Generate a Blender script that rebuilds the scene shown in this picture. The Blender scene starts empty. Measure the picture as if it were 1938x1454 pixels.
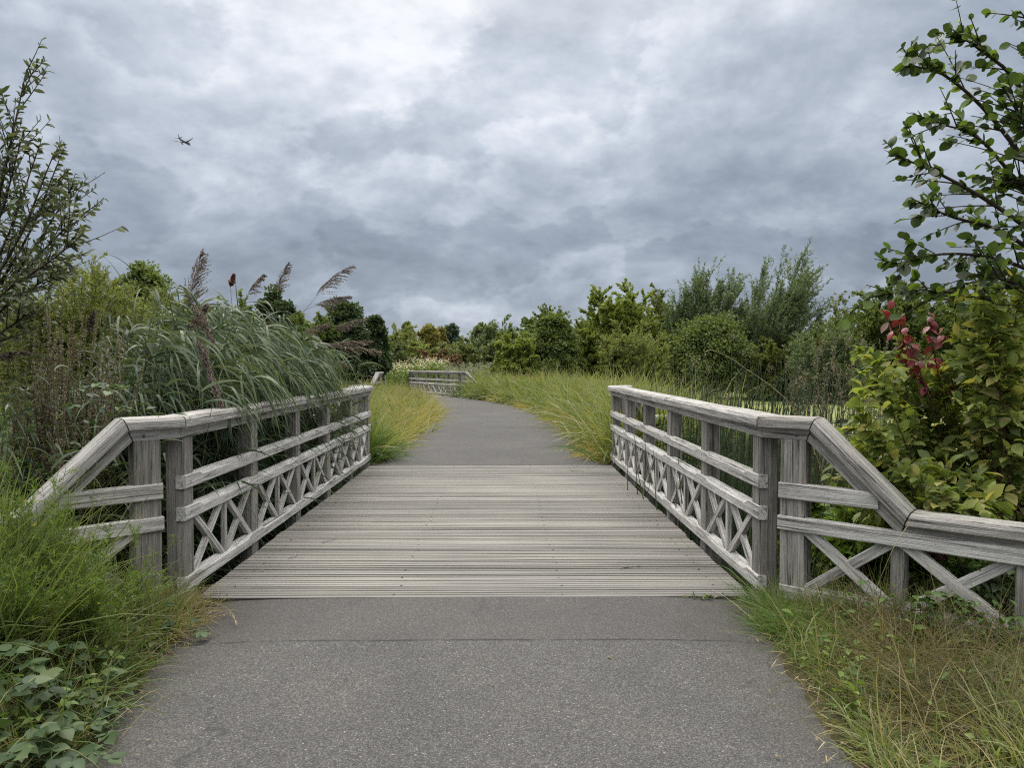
import bpy, math, random
import numpy as np
from mathutils import Vector, Matrix, Euler

R = math.radians
scene = bpy.context.scene
col = scene.collection

# ------------------------------------------------------------------ camera
FPX = 1346.0                       # focal length in photo pixels (1938 wide)
YAW, PITCH, EYE = R(0.68), R(1.575), 1.6
cam_d = bpy.data.cameras.new('camera')
cam_d.sensor_width = 36.0
cam_d.lens = 36.0 * FPX / 1938.0
cam_d.clip_start, cam_d.clip_end = 0.05, 8000
cam = bpy.data.objects.new('camera', cam_d)
cam.location = (0, 0, EYE)
cam.rotation_euler = Euler((R(90) - PITCH, 0, -YAW), 'XYZ')
col.objects.link(cam)
scene.camera = cam

# ------------------------------------------------------------------ light, sky, exposure
SUN_EL, SUN_AZ = R(52), R(-18)     # azimuth measured from +Y towards +X
sun_d = bpy.data.lights.new('sun', 'SUN')
sun_d.energy = 1.5
sun_d.angle = R(24)
sun_d.color = (1.0, 0.965, 0.91)
sun = bpy.data.objects.new('sun', sun_d)
sdir = Vector((math.sin(SUN_AZ) * math.cos(SUN_EL), math.cos(SUN_AZ) * math.cos(SUN_EL), math.sin(SUN_EL)))
sun.rotation_euler = sdir.to_track_quat('Z', 'Y').to_euler()
sun.location = sdir * 60
col.objects.link(sun)

vs = scene.view_settings
vs.view_transform = 'Standard'
vs.look = 'None'
vs.exposure = 0.0
vs.gamma = 1.0
vs.use_curve_mapping = False


def N(nt, typ, **kw):
    n = nt.nodes.new(typ)
    for k, v in kw.items():
        if k == 'inp':
            for kk, vv in v.items():
                n.inputs[kk].default_value = vv
        else:
            setattr(n, k, v)
    return n


def math_node(nt, op, a, b=None, c=None, clamp=False):
    n = nt.nodes.new('ShaderNodeMath')
    n.operation = op
    n.use_clamp = clamp
    for i, v in enumerate((a, b, c)):
        if v is None:
            continue
        if isinstance(v, (int, float)):
            n.inputs[i].default_value = v
        else:
            nt.links.new(v, n.inputs[i])
    return n.outputs[0]


def ramp(nt, fac, stops, interp='LINEAR'):
    n = nt.nodes.new('ShaderNodeValToRGB')
    n.color_ramp.interpolation = interp
    el = n.color_ramp.elements
    while len(el) > 1:
        el.remove(el[-1])
    el[0].position = stops[0][0]
    el[0].color = (*stops[0][1], 1)
    for p, c in stops[1:]:
        e = el.new(p)
        e.color = (*c, 1)
    nt.links.new(fac, n.inputs[0])
    return n.outputs[0]


def mixc(nt, fac, a, b, mode='MIX'):
    n = nt.nodes.new('ShaderNodeMix')
    n.data_type = 'RGBA'
    n.blend_type = mode
    n.clamp_factor = True
    for i, v in ((0, fac), (6, a), (7, b)):
        if isinstance(v, (int, float)):
            n.inputs[i].default_value = v
        elif isinstance(v, tuple):
            n.inputs[i].default_value = (*v, 1)
        else:
            nt.links.new(v, n.inputs[i])
    return n.outputs[2]


def noise(nt, vec, scale, detail=4, rough=0.55, dist=0.0, dims='3D'):
    n = nt.nodes.new('ShaderNodeTexNoise')
    n.noise_dimensions = dims
    n.inputs['Scale'].default_value = scale
    n.inputs['Detail'].default_value = detail
    n.inputs['Roughness'].default_value = rough
    n.inputs['Distortion'].default_value = dist
    if vec is not None:
        nt.links.new(vec, n.inputs['Vector'])
    return n.outputs['Fac']


def build_world():
    w = bpy.data.worlds.new('World')
    scene.world = w
    w.use_nodes = True
    nt = w.node_tree
    nt.nodes.clear()
    L = nt.links.new
    out = nt.nodes.new('ShaderNodeOutputWorld')
    sky = nt.nodes.new('ShaderNodeTexSky')
    sky.sky_type = 'NISHITA'
    sky.sun_disc = False
    sky.sun_elevation = SUN_EL
    sky.sun_rotation = SUN_AZ
    bg1 = nt.nodes.new('ShaderNodeBackground')
    bg1.inputs[1].default_value = 0.06
    L(sky.outputs[0], bg1.inputs[0])
    tc = nt.nodes.new('ShaderNodeTexCoord')
    D = tc.outputs['Generated']
    sep = nt.nodes.new('ShaderNodeSeparateXYZ')
    L(D, sep.inputs[0])
    X, Y, Z = sep.outputs
    # cloud field: heaps wider than tall, closing up a little towards the horizon
    zz = math_node(nt, 'ADD', math_node(nt, 'MAXIMUM', Z, 0.0), 0.75)

    def field(dx, dz):
        cb = nt.nodes.new('ShaderNodeCombineXYZ')
        L(math_node(nt, 'ADD', math_node(nt, 'DIVIDE', X, zz), SKY['ox'] + dx), cb.inputs[0])
        L(math_node(nt, 'ADD', math_node(nt, 'DIVIDE', Y, zz), SKY['oy']), cb.inputs[1])
        L(math_node(nt, 'ADD', math_node(nt, 'MULTIPLY', math_node(nt, 'DIVIDE', Z, zz), 1.75), SKY['oz'] + dz), cb.inputs[2])
        return cb.outputs[0]
    P = field(0, 0)
    big = noise(nt, P, 1.3, 2, 0.5, 0.3)
    med = noise(nt, P, 3.9, 12, 0.60, 0.2)
    puff = math_node(nt, 'ABSOLUTE', math_node(nt, 'SUBTRACT', noise(nt, P, 4.6, 7, 0.50, 0.2), 0.5))
    med2 = noise(nt, field(-0.010, 0.036), 3.9, 12, 0.60, 0.2)     # the same heaps read nearer the sun: lit side against shaded side
    rel = math_node(nt, 'SUBTRACT', med, med2)
    base = math_node(nt, 'ADD', math_node(nt, 'MULTIPLY', big, 0.66), math_node(nt, 'MULTIPLY', med, 0.22))
    base = math_node(nt, 'ADD', base, math_node(nt, 'MULTIPLY', puff, 0.55))
    val = math_node(nt, 'ADD', base, math_node(nt, 'MULTIPLY', rel, 0.62))
    # separate heaps with a bright rim towards the light and a greyer core
    heap = noise(nt, field(0.37, 0.21), 2.9, 12, 0.56, 0.1)
    rim = ramp(nt, heap, [(0.46, (0, 0, 0)), (0.50, (1, 1, 1)), (0.56, (0.50,) * 3), (0.70, (0.05,) * 3)], 'EASE')
    val = math_node(nt, 'ADD', val, math_node(nt, 'MULTIPLY', math_node(nt, 'SUBTRACT', rim, 0.4), 0.085))
    # thin cloud around the hidden sun and a paler strip above the horizon
    vm = nt.nodes.new('ShaderNodeVectorMath')
    vm.operation = 'DOT_PRODUCT'
    L(D, vm.inputs[0])
    vm.inputs[1].default_value = Vector((-0.13, 0.86, 0.50)).normalized()
    glow = math_node(nt, 'MULTIPLY', math_node(nt, 'POWER', math_node(nt, 'MAXIMUM', vm.outputs['Value'], 0.0), 10.0), 0.23)
    val = math_node(nt, 'ADD', val, glow)
    band = nt.nodes.new('ShaderNodeMapRange')
    band.interpolation_type = 'SMOOTHSTEP'
    for i, x in enumerate((0.015, 0.10, 0.085, 0.0)):
        band.inputs[i + 1].default_value = x
    L(Z, band.inputs[0])
    val = math_node(nt, 'ADD', val, band.outputs[0])
    dk = nt.nodes.new('ShaderNodeMapRange')       # the heavier, lower bank of cloud
    dk.interpolation_type = 'SMOOTHSTEP'
    for i, x in enumerate((0.12, 0.40, -0.105, 0.045)):
        dk.inputs[i + 1].default_value = x
    L(Z, dk.inputs[0])
    val = math_node(nt, 'ADD', val, dk.outputs[0])
    c = ramp(nt, val, [(0.28, (0.195, 0.228, 0.285)), (0.42, (0.275, 0.318, 0.385)), (0.54, (0.375, 0.42, 0.49)),
                       (0.66, (0.515, 0.56, 0.63)), (0.80, (0.73, 0.755, 0.80)), (1.0, (0.90, 0.91, 0.93))])
    nz_ = nt.nodes.new('ShaderNodeMapRange')
    for i, x in enumerate((0.40, 0.70, 0.0, 0.85)):
        nz_.inputs[i + 1].default_value = x
    L(Z, nz_.inputs[0])
    c = mixc(nt, nz_.outputs[0], c, (0.72, 0.695, 0.655))      # the thinner, whiter cloud overhead
    bg2 = nt.nodes.new('ShaderNodeBackground')
    L(c, bg2.inputs[0])
    # an overcast sky is about three times brighter overhead than at the horizon
    zb = nt.nodes.new('ShaderNodeMapRange')
    zb.interpolation_type = 'SMOOTHSTEP'
    for i, x in enumerate((0.48, 0.92, 1.0, SKY['zen'])):
        zb.inputs[i + 1].default_value = x
    L(Z, zb.inputs[0])
    L(math_node(nt, 'MULTIPLY', zb.outputs[0], SKY['k']), bg2.inputs[1])
    mx = nt.nodes.new('ShaderNodeMixShader')
    mx.inputs[0].default_value = 0.93
    L(bg1.outputs[0], mx.inputs[1])
    L(bg2.outputs[0], mx.inputs[2])
    L(mx.outputs[0], out.inputs[0])
    w.cycles.sampling_method = 'MANUAL'
    w.cycles.sample_map_resolution = 512


SKY = dict(ox=3.28, oy=1.7, oz=5.3, zen=4.4, k=1.30)
build_world()
scene.cycles.max_bounces = 6
scene.cycles.use_denoising = False        # the denoiser combs fine grass into fur
scene.cycles.filter_width = 1.15
scene.cycles.diffuse_bounces = 3
scene.cycles.glossy_bounces = 2
scene.cycles.transmission_bounces = 4
scene.cycles.transparent_max_bounces = 4


# ------------------------------------------------------------------ pixel helpers (photo pixel -> point in the place)
def ray(px, py):
    cx, cu, cf = (px - 969.0) / FPX, (727.0 - py) / FPX, 1.0
    y = cf * math.cos(PITCH) + cu * math.sin(PITCH)
    z = -cf * math.sin(PITCH) + cu * math.cos(PITCH)
    x = cx
    return np.array((x * math.cos(YAW) + y * math.sin(YAW), -x * math.sin(YAW) + y * math.cos(YAW), z))


def at(px, py, Y):
    d = ray(px, py)
    return np.array((0, 0, EYE)) + d * (Y / d[1])


def ground_at(px, py, z=0.0):
    d = ray(px, py)
    return np.array((0, 0, EYE)) + d * ((z - EYE) / d[2])


# ------------------------------------------------------------------ tagging and mesh building
def tag(o, label=None, cat=None, group=None, kind=None):
    if label: o['label'] = label
    if cat: o['category'] = cat
    if group: o['group'] = group
    if kind: o['kind'] = kind
    return o


def empty(name, loc=(0, 0, 0), rz=0.0, parent=None):
    o = bpy.data.objects.new(name, None)
    o.empty_display_size = 0.2
    o.location = loc
    o.rotation_euler = (0, 0, rz)
    col.objects.link(o)
    o.parent = parent
    return o


class Bag:
    """Collects geometry for ONE mesh."""
    def __init__(self):
        self.V, self.Q, self.T, self.P, self.r, self.t, self.g, self.n = [], [], [], [], [], [], [], 0

    def add(self, V, Q=None, T=None, polys=None, rnd=None, t=None, gr=None):
        V = np.asarray(V, dtype=np.float64).reshape(-1, 3)
        m = len(V)
        self.V.append(V)
        if Q is not None and len(Q): self.Q.append(np.asarray(Q, dtype=np.int64) + self.n)
        if T is not None and len(T): self.T.append(np.asarray(T, dtype=np.int64) + self.n)
        if polys:
            self.P += [[i + self.n for i in p] for p in polys]
        self.r.append(np.zeros(m) if rnd is None else np.broadcast_to(rnd, (m,)))
        self.t.append(np.zeros(m) if t is None else np.broadcast_to(t, (m,)))
        self.g.append(np.zeros((m, 3)) if gr is None else np.asarray(gr, dtype=np.float64).reshape(-1, 3))
        self.n += m

    def build(self, name, mat, parent=None, smooth=True, origin=None):
        V = np.concatenate(self.V)
        if origin is not None:
            V = V - np.asarray(origin)[None]
        me = bpy.data.meshes.new(name)
        Q = np.concatenate(self.Q) if self.Q else np.zeros((0, 4), int)
        T = np.concatenate(self.T) if self.T else np.zeros((0, 3), int)
        pl = [np.asarray(p) for p in self.P]
        loops = np.concatenate([Q.ravel(), T.ravel()] + pl).astype(np.int32)
        tot = np.concatenate([np.full(len(Q), 4), np.full(len(T), 3), np.array([len(p) for p in pl], int)]).astype(np.int32)
        start = np.concatenate([[0], np.cumsum(tot)[:-1]]).astype(np.int32)
        me.vertices.add(len(V))
        me.vertices.foreach_set('co', V.astype(np.float32).ravel())
        me.loops.add(len(loops))
        me.loops.foreach_set('vertex_index', loops)
        me.polygons.add(len(tot))
        me.polygons.foreach_set('loop_start', start)
        me.polygons.foreach_set('loop_total', tot)
        me.polygons.foreach_set('use_smooth', np.full(len(tot), bool(smooth)))
        a = me.attributes.new('rnd', 'FLOAT', 'POINT')
        a.data.foreach_set('value', np.concatenate(self.r).astype(np.float32))
        a = me.attributes.new('along', 'FLOAT', 'POINT')
        a.data.foreach_set('value', np.concatenate(self.t).astype(np.float32))
        g = np.concatenate(self.g)
        if np.any(g):
            a = me.attributes.new('grain', 'FLOAT_VECTOR', 'POINT')
            a.data.foreach_set('vector', g.astype(np.float32).ravel())
        me.update(calc_edges=True)
        me.validate()
        me.materials.append(mat)
        o = bpy.data.objects.new(name, me)
        col.objects.link(o)
        if origin is not None and parent is None:
            o.location = origin
        o.parent = parent
        return o


def unit(v):
    return v / np.maximum(np.linalg.norm(v, axis=-1, keepdims=True), 1e-9)


def ribbons(bag, rng, P, D, L, W, droop=0.0, nseg=3, prof=None, wind=(0, 0, -1), side=None, fold=0.0, rnd=None, twist=0.0):
    """N curved blades or leaves. fold>0 gives a leaf with a raised midrib crease."""
    P = np.asarray(P, float); n = len(P)
    if n == 0: return
    D = unit(np.asarray(D, float))
    L = np.broadcast_to(L, (n,)); W = np.broadcast_to(W, (n,)); droop = np.broadcast_to(droop, (n,))
    prof = np.asarray(prof if prof is not None else np.linspace(1, 0.08, nseg + 1))
    wind = np.asarray(wind, float)
    wind = np.broadcast_to(wind, (n, 3))
    if side is None:
        a = rng.normal(size=(n, 3))
        side = np.cross(D, a)
    S = unit(side)
    pts = np.zeros((n, nseg + 1, 3)); sd = np.zeros((n, nseg + 1, 3)); nm = np.zeros((n, nseg + 1, 3))
    p, d = P.copy(), D.copy()
    for k in range(nseg + 1):
        pts[:, k] = p
        s = unit(S - d * np.sum(S * d, 1, keepdims=True))
        if np.any(twist):
            nn = np.cross(d, s)
            an = (np.broadcast_to(twist, (n,)) * k / nseg)[:, None]
            s2 = s * np.cos(an) + nn * np.sin(an)
        else:
            s2 = s
        sd[:, k] = s2
        nm[:, k] = np.cross(s2, d)
        d = unit(d + wind * (droop / nseg)[:, None])
        p = p + d * (L / nseg)[:, None]
    hw = 0.5 * W[:, None, None] * prof[None, :, None]
    if fold:
        V = np.stack([pts - sd * hw, pts - nm * hw * fold, pts + sd * hw], axis=2)
        m = 3
    else:
        V = np.stack([pts - sd * hw, pts + sd * hw], axis=2)
        m = 2
    base = (np.arange(n) * (nseg + 1) * m)[:, None, None]
    k = (np.arange(nseg) * m)[None, :, None]
    q = []
    for j in range(m - 1):
        i0 = base + k + j
        q.append(np.concatenate([i0, i0 + 1, i0 + m + 1, i0 + m], axis=2).reshape(-1, 4))
    r = rng.random(n) if rnd is None else np.broadcast_to(rnd, (n,))
    tt = np.broadcast_to(np.linspace(0, 1, nseg + 1)[None, :, None], (n, nseg + 1, m))
    bag.add(V.reshape(-1, 3), Q=np.concatenate(q), rnd=np.repeat(r, (nseg + 1) * m), t=tt.ravel())


def tubes(bag, rng, poly, rad, ns=4, rnd=None):
    """poly (N,K,3) centre lines, rad (N,K)."""
    poly = np.asarray(poly, float); n, K, _ = poly.shape
    rad = np.broadcast_to(rad, (n, K))
    tan = np.gradient(poly, axis=1)
    tan = unit(tan)
    ref = unit(rng.normal(size=(n, 1, 3)) + np.array([0.01, 0, 0]))
    n1 = unit(np.cross(tan, np.broadcast_to(ref, tan.shape)))
    n2 = np.cross(tan, n1)
    an = np.arange(ns) * 2 * math.pi / ns
    V = poly[:, :, None] + rad[:, :, None, None] * (n1[:, :, None] * np.cos(an)[None, None, :, None] + n2[:, :, None] * np.sin(an)[None, None, :, None])
    base = (np.arange(n) * K * ns)[:, None, None]
    k = (np.arange(K - 1) * ns)[None, :, None]
    j = np.arange(ns)[None, None, :]
    a = base + k + j; b = base + k + (j + 1) % ns
    Q = np.stack([a, b, b + ns, a + ns], axis=-1).reshape(-1, 4)
    r = rng.random(n) if rnd is None else np.broadcast_to(rnd, (n,))
    tt = np.broadcast_to(np.linspace(0, 1, K)[None, :, None], (n, K, ns))
    bag.add(V.reshape(-1, 3), Q=Q, rnd=np.repeat(r, K * ns), t=tt.ravel())


def curve(P, D, L, droop, K, wind=(0, 0, -1)):
    P = np.asarray(P, float).copy(); n = len(P)
    d = unit(np.asarray(D, float)); L = np.broadcast_to(L, (n,)); droop = np.broadcast_to(droop, (n,))
    w = np.broadcast_to(np.asarray(wind, float), (n, 3))
    out = np.zeros((n, K, 3))
    for k in range(K):
        out[:, k] = P
        d = unit(d + w * (droop / (K - 1))[:, None])
        P = P + d * (L / (K - 1))[:, None]
    return out


def along(poly, idx, u):
    """points and tangents on polylines: poly (N,K,3), idx which line, u in 0..1."""
    K = poly.shape[1]
    f = np.clip(u, 0, 0.9999) * (K - 1)
    k = f.astype(int); w = (f - k)[:, None]
    a, b = poly[idx, k], poly[idx, k + 1]
    return a * (1 - w) + b * w, unit(b - a)


def resample(pts, K):
    """smooth polyline through control points (Catmull-Rom)."""
    pts = np.asarray(pts, float)
    m = len(pts)
    ext = np.concatenate([[2 * pts[0] - pts[1]], pts, [2 * pts[-1] - pts[-2]]])
    out = []
    for x in np.linspace(0, m - 1 - 1e-6, K):
        i = int(x); t = x - i
        p0, p1, p2, p3 = ext[i:i + 4]
        out.append(0.5 * (2 * p1 + (p2 - p0) * t + (2 * p0 - 5 * p1 + 4 * p2 - p3) * t * t + (3 * p1 - p0 - 3 * p2 + p3) * t ** 3))
    return np.array(out)


OVATE = [0.12, 0.72, 1.0, 0.86, 0.5, 0.03]
LANCE = [0.15, 0.8, 1.0, 0.75, 0.04]
ROUND = [0.2, 0.82, 1.0, 0.98, 0.72, 0.12]
DIAM = [0.25, 1.0, 0.1]


# ------------------------------------------------------------------ materials
def new_mat(name):
    m = bpy.data.materials.new(name)
    m.use_nodes = True
    nt = m.node_tree
    nt.nodes.clear()
    out = nt.nodes.new('ShaderNodeOutputMaterial')
    return m, nt, out


def attr(nt, name):
    n = nt.nodes.new('ShaderNodeAttribute')
    n.attribute_name = name
    return n


def leaf_mat(name, cols, trans=0.35, rough=0.5, spec=0.35, tip=None, tipf=0.5, lift=1.36):
    m, nt, out = new_mat(name)
    L = nt.links.new
    r = attr(nt, 'rnd').outputs['Fac']
    n = len(cols)
    cols = [tuple(v * lift + 0.006 for v in x) for x in cols]
    c = ramp(nt, r, [(i / max(n - 1, 1), x) for i, x in enumerate(cols)])
    tc = nt.nodes.new('ShaderNodeTexCoord')
    nz = noise(nt, tc.outputs['Object'], 1.1, 2, 0.5)
    c = mixc(nt, 0.55, c, ramp(nt, nz, [(0.3, (0.36, 0.38, 0.38)), (0.7, (0.72, 0.70, 0.64))]), 'OVERLAY')
    if tip:
        c = mixc(nt, math_node(nt, 'MULTIPLY', math_node(nt, 'POWER', attr(nt, 'along').outputs['Fac'], 1.6), tipf), c, tip)
    pb = nt.nodes.new('ShaderNodeBsdfPrincipled')
    pb.inputs['Roughness'].default_value = rough
    pb.inputs['Specular IOR Level'].default_value = spec
    L(c, pb.inputs['Base Color'])
    tr = nt.nodes.new('ShaderNodeBsdfTranslucent')
    tcol = mixc(nt, 1.0, c, (1.25, 1.25, 0.55), 'MULTIPLY')
    L(tcol, tr.inputs['Color'])
    mx = nt.nodes.new('ShaderNodeMixShader')
    mx.inputs[0].default_value = trans
    L(pb.outputs[0], mx.inputs[1]); L(tr.outputs[0], mx.inputs[2])
    L(mx.outputs[0], out.inputs[0])
    return m


def plain_mat(name, cols, rough=0.8, scale=8.0, stretch=(1, 1, 1), bump=0.0, spec=0.25):
    m, nt, out = new_mat(name)
    L = nt.links.new
    tc = nt.nodes.new('ShaderNodeTexCoord')
    mp = nt.nodes.new('ShaderNodeMapping')
    mp.inputs['Scale'].default_value = stretch
    L(tc.outputs['Object'], mp.inputs[0])
    nz = noise(nt, mp.outputs[0], scale, 5, 0.6)
    c = ramp(nt, nz, [(0.3 + 0.4 * i / max(len(cols) - 1, 1), x) for i, x in enumerate(cols)])
    pb = nt.nodes.new('ShaderNodeBsdfPrincipled')
    pb.inputs['Roughness'].default_value = rough
    pb.inputs['Specular IOR Level'].default_value = spec
    L(c, pb.inputs['Base Color'])
    if bump:
        b = nt.nodes.new('ShaderNodeBump')
        b.inputs['Strength'].default_value = bump
        b.inputs['Distance'].default_value = 0.02
        L(nz, b.inputs['Height']); L(b.outputs[0], pb.inputs['Normal'])
    L(pb.outputs[0], out.inputs[0])
    return m


def timber_mat(name, dark, mid, light, contrast=1.0, green=0.0):
    """weathered oak: long grain, checks (drying cracks), pale lichen specks, dirty patches."""
    m, nt, out = new_mat(name)
    L = nt.links.new
    g = attr(nt, 'grain').outputs['Vector']
    mp = nt.nodes.new('ShaderNodeMapping'); mp.inputs['Scale'].default_value = (5.0, 210, 210); L(g, mp.inputs[0])
    fine = noise(nt, mp.outputs[0], 1.0, 5, 0.65, 0.4)
    mp2 = nt.nodes.new('ShaderNodeMapping'); mp2.inputs['Scale'].default_value = (1.4, 42, 42); L(g, mp2.inputs[0])
    broad = noise(nt, mp2.outputs[0], 1.0, 4, 0.55, 0.8)
    mp3 = nt.nodes.new('ShaderNodeMapping'); mp3.inputs['Scale'].default_value = (3.0, 7, 7); L(g, mp3.inputs[0])
    blot = noise(nt, mp3.outputs[0], 1.0, 6, 0.65)
    mp4 = nt.nodes.new('ShaderNodeMapping'); mp4.inputs['Scale'].default_value = (26, 110, 110); L(g, mp4.inputs[0])
    speck = noise(nt, mp4.outputs[0], 1.0, 3, 0.7)
    c = ramp(nt, math_node(nt, 'ADD', math_node(nt, 'MULTIPLY', fine, 0.55), math_node(nt, 'MULTIPLY', broad, 0.45)),
             [(0.38, dark), (0.485, mid), (0.585, light)])
    c = mixc(nt, math_node(nt, 'MULTIPLY', ramp(nt, blot, [(0.48, (0, 0, 0)), (0.70, (1, 1, 1))]), 0.45), c, tuple(x * 0.55 for x in mid))
    c = mixc(nt, math_node(nt, 'MULTIPLY', ramp(nt, speck, [(0.60, (0, 0, 0)), (0.68, (1, 1, 1))]), 0.45), c, tuple(min(1, x * 1.35) for x in light))
    crack = ramp(nt, broad, [(0.33, (1, 1, 1)), (0.36, (0, 0, 0))])
    c = mixc(nt, math_node(nt, 'MULTIPLY', crack, 0.75), c, tuple(x * 0.35 for x in dark))
    if green:
        gn = noise(nt, g, 1.7, 5, 0.6)
        c = mixc(nt, math_node(nt, 'MULTIPLY', ramp(nt, gn, [(0.5, (0, 0, 0)), (0.72, (1, 1, 1))]), green), c, (0.16, 0.20, 0.10))
    mp5 = nt.nodes.new('ShaderNodeMapping'); mp5.inputs['Scale'].default_value = (6.5, 13, 13); L(g, mp5.inputs[0])
    kv = nt.nodes.new('ShaderNodeTexVoronoi'); L(mp5.outputs[0], kv.inputs['Vector'])
    ks = nt.nodes.new('ShaderNodeSeparateColor'); L(kv.outputs['Color'], ks.inputs[0])
    knot = math_node(nt, 'MULTIPLY', ramp(nt, kv.outputs['Distance'], [(0.10, (1, 1, 1)), (0.24, (0, 0, 0))]), ramp(nt, ks.outputs[0], [(0.90, (0, 0, 0)), (0.92, (1, 1, 1))]))
    c = mixc(nt, math_node(nt, 'MULTIPLY', knot, 0.75), c, tuple(x * 0.5 for x in dark))
    one = attr(nt, 'rnd').outputs['Fac']
    c = mixc(nt, 0.8, c, ramp(nt, one, [(0.0, (0.385, 0.375, 0.36)), (0.35, (0.50, 0.497, 0.49)), (0.7, (0.53, 0.53, 0.53)), (1.0, (0.60, 0.595, 0.58))]), 'OVERLAY')
    pb = nt.nodes.new('ShaderNodeBsdfPrincipled')
    pb.inputs['Roughness'].default_value = 0.82
    pb.inputs['Specular IOR Level'].default_value = 0.22
    L(c, pb.inputs['Base Color'])
    b = nt.nodes.new('ShaderNodeBump')
    b.inputs['Strength'].default_value = 0.75 * contrast
    b.inputs['Distance'].default_value = 0.006
    h = math_node(nt, 'SUBTRACT', math_node(nt, 'ADD', fine, math_node(nt, 'MULTIPLY', broad, 0.8)), math_node(nt, 'MULTIPLY', crack, 0.9))
    L(h, b.inputs['Height']); L(b.outputs[0], pb.inputs['Normal'])
    L(pb.outputs[0], out.inputs[0])
    return m


def asphalt_mat():
    m, nt, out = new_mat('asphalt')
    L = nt.links.new
    tc = nt.nodes.new('ShaderNodeTexCoord'); O = tc.outputs['Object']
    v1 = nt.nodes.new('ShaderNodeTexVoronoi'); v1.inputs['Scale'].default_value = 130; L(O, v1.inputs['Vector'])
    v2 = nt.nodes.new('ShaderNodeTexVoronoi'); v2.inputs['Scale'].default_value = 70; L(O, v2.inputs['Vector'])
    sepc = nt.nodes.new('ShaderNodeSeparateColor'); L(v1.outputs['Color'], sepc.inputs[0])
    c = ramp(nt, sepc.outputs[0], [(0.0, (0.062, 0.060, 0.057)), (0.5, (0.117, 0.114, 0.109)), (0.93, (0.168, 0.164, 0.157)), (0.985, (0.19, 0.185, 0.176)), (1.0, (0.36, 0.35, 0.33))])
    pit = ramp(nt, v1.outputs['Distance'], [(0.30, (0, 0, 0)), (0.62, (1, 1, 1))])
    c = mixc(nt, math_node(nt, 'MULTIPLY', pit, 0.7), c, (0.048, 0.046, 0.045))
    big = noise(nt, O, 0.9, 6, 0.6, 0.6)
    c = mixc(nt, 0.6, c, ramp(nt, big, [(0.30, (0.38, 0.38, 0.385)), (0.70, (0.62, 0.615, 0.60))]), 'OVERLAY')
    pat = noise(nt, O, 0.33, 4, 0.55, 0.4)
    c = mixc(nt, 0.5, c, ramp(nt, pat, [(0.38, (0.42, 0.415, 0.41)), (0.62, (0.58, 0.575, 0.565))]), 'OVERLAY')
    # the lighter overlay laid up to a sawn joint, and faint tar at that joint
    sep = nt.nodes.new('ShaderNodeSeparateXYZ'); L(O, sep.inputs[0])
    wob = math_node(nt, 'MULTIPLY', math_node(nt, 'SUBTRACT', noise(nt, O, 2.0, 5, 0.6), 0.5), 0.03)
    yy = math_node(nt, 'ADD', sep.outputs[1], wob)
    dj = math_node(nt, 'ABSOLUTE', math_node(nt, 'SUBTRACT', yy, 4.085))
    dash = noise(nt, O, 5.0, 3, 0.6)
    jw = math_node(nt, 'MULTIPLY', ramp(nt, dj, [(0.006, (1, 1, 1)), (0.014, (0, 0, 0))]), ramp(nt, dash, [(0.38, (0.25,) * 3), (0.55, (1, 1, 1))]))
    c = mixc(nt, math_node(nt, 'MULTIPLY', jw, 0.8), c, (0.02, 0.02, 0.02))
    older = nt.nodes.new('ShaderNodeMapRange'); older.inputs[1].default_value = 4.07; older.inputs[2].default_value = 4.10     # the older strip beyond the joint
    L(yy, older.inputs[0])
    c = mixc(nt, math_node(nt, 'MULTIPLY', older.outputs[0], 0.30), c, (0.075, 0.070, 0.066))
    crk = nt.nodes.new('ShaderNodeTexVoronoi'); crk.feature = 'DISTANCE_TO_EDGE'; crk.inputs['Scale'].default_value = 0.55
    wv = nt.nodes.new('ShaderNodeVectorMath'); wv.operation = 'MULTIPLY_ADD'
    cn = nt.nodes.new('ShaderNodeTexNoise'); cn.inputs['Scale'].default_value = 3.0; cn.inputs['Detail'].default_value = 6; L(O, cn.inputs['Vector'])
    L(cn.outputs['Color'], wv.inputs[0]); wv.inputs[1].default_value = (0.35, 0.35, 0.35); L(O, wv.inputs[2])
    L(wv.outputs[0], crk.inputs['Vector'])
    cf = math_node(nt, 'MULTIPLY', ramp(nt, crk.outputs['Distance'], [(0.002, (1, 1, 1)), (0.006, (0, 0, 0))]), ramp(nt, noise(nt, O, 0.8, 3, 0.5), [(0.54, (0, 0, 0)), (0.60, (1, 1, 1))]))
    c = mixc(nt, math_node(nt, 'MULTIPLY', cf, 0.55), c, (0.03, 0.03, 0.03))
    # moss and grit along both worn edges, where the path is not walked on
    ax = math_node(nt, 'ABSOLUTE', math_node(nt, 'ADD', sep.outputs[0], 0.17))
    en = noise(nt, O, 3.0, 6, 0.65)
    edge = ramp(nt, math_node(nt, 'ADD', ax, math_node(nt, 'MULTIPLY', math_node(nt, 'SUBTRACT', en, 0.5), 0.9)), [(0.0, (0, 0, 0)), (1.0, (0, 0, 0))])
    mr = nt.nodes.new('ShaderNodeMapRange'); mr.inputs[1].default_value = 1.2; mr.inputs[2].default_value = 1.8
    L(math_node(nt, 'ADD', ax, math_node(nt, 'MULTIPLY', math_node(nt, 'SUBTRACT', en, 0.5), 0.9)), mr.inputs[0])
    nearm = nt.nodes.new('ShaderNodeMapRange'); nearm.inputs[1].default_value = 5.5; nearm.inputs[2].default_value = 5.0
    L(sep.outputs[1], nearm.inputs[0])
    c = mixc(nt, math_node(nt, 'MULTIPLY', math_node(nt, 'MULTIPLY', mr.outputs[0], nearm.outputs[0]), 0.65), c, (0.055, 0.050, 0.042))
    pb = nt.nodes.new('ShaderNodeBsdfPrincipled')
    pb.inputs['Roughness'].default_value = 0.85
    pb.inputs['Specular IOR Level'].default_value = 0.3
    L(c, pb.inputs['Base Color'])
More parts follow.
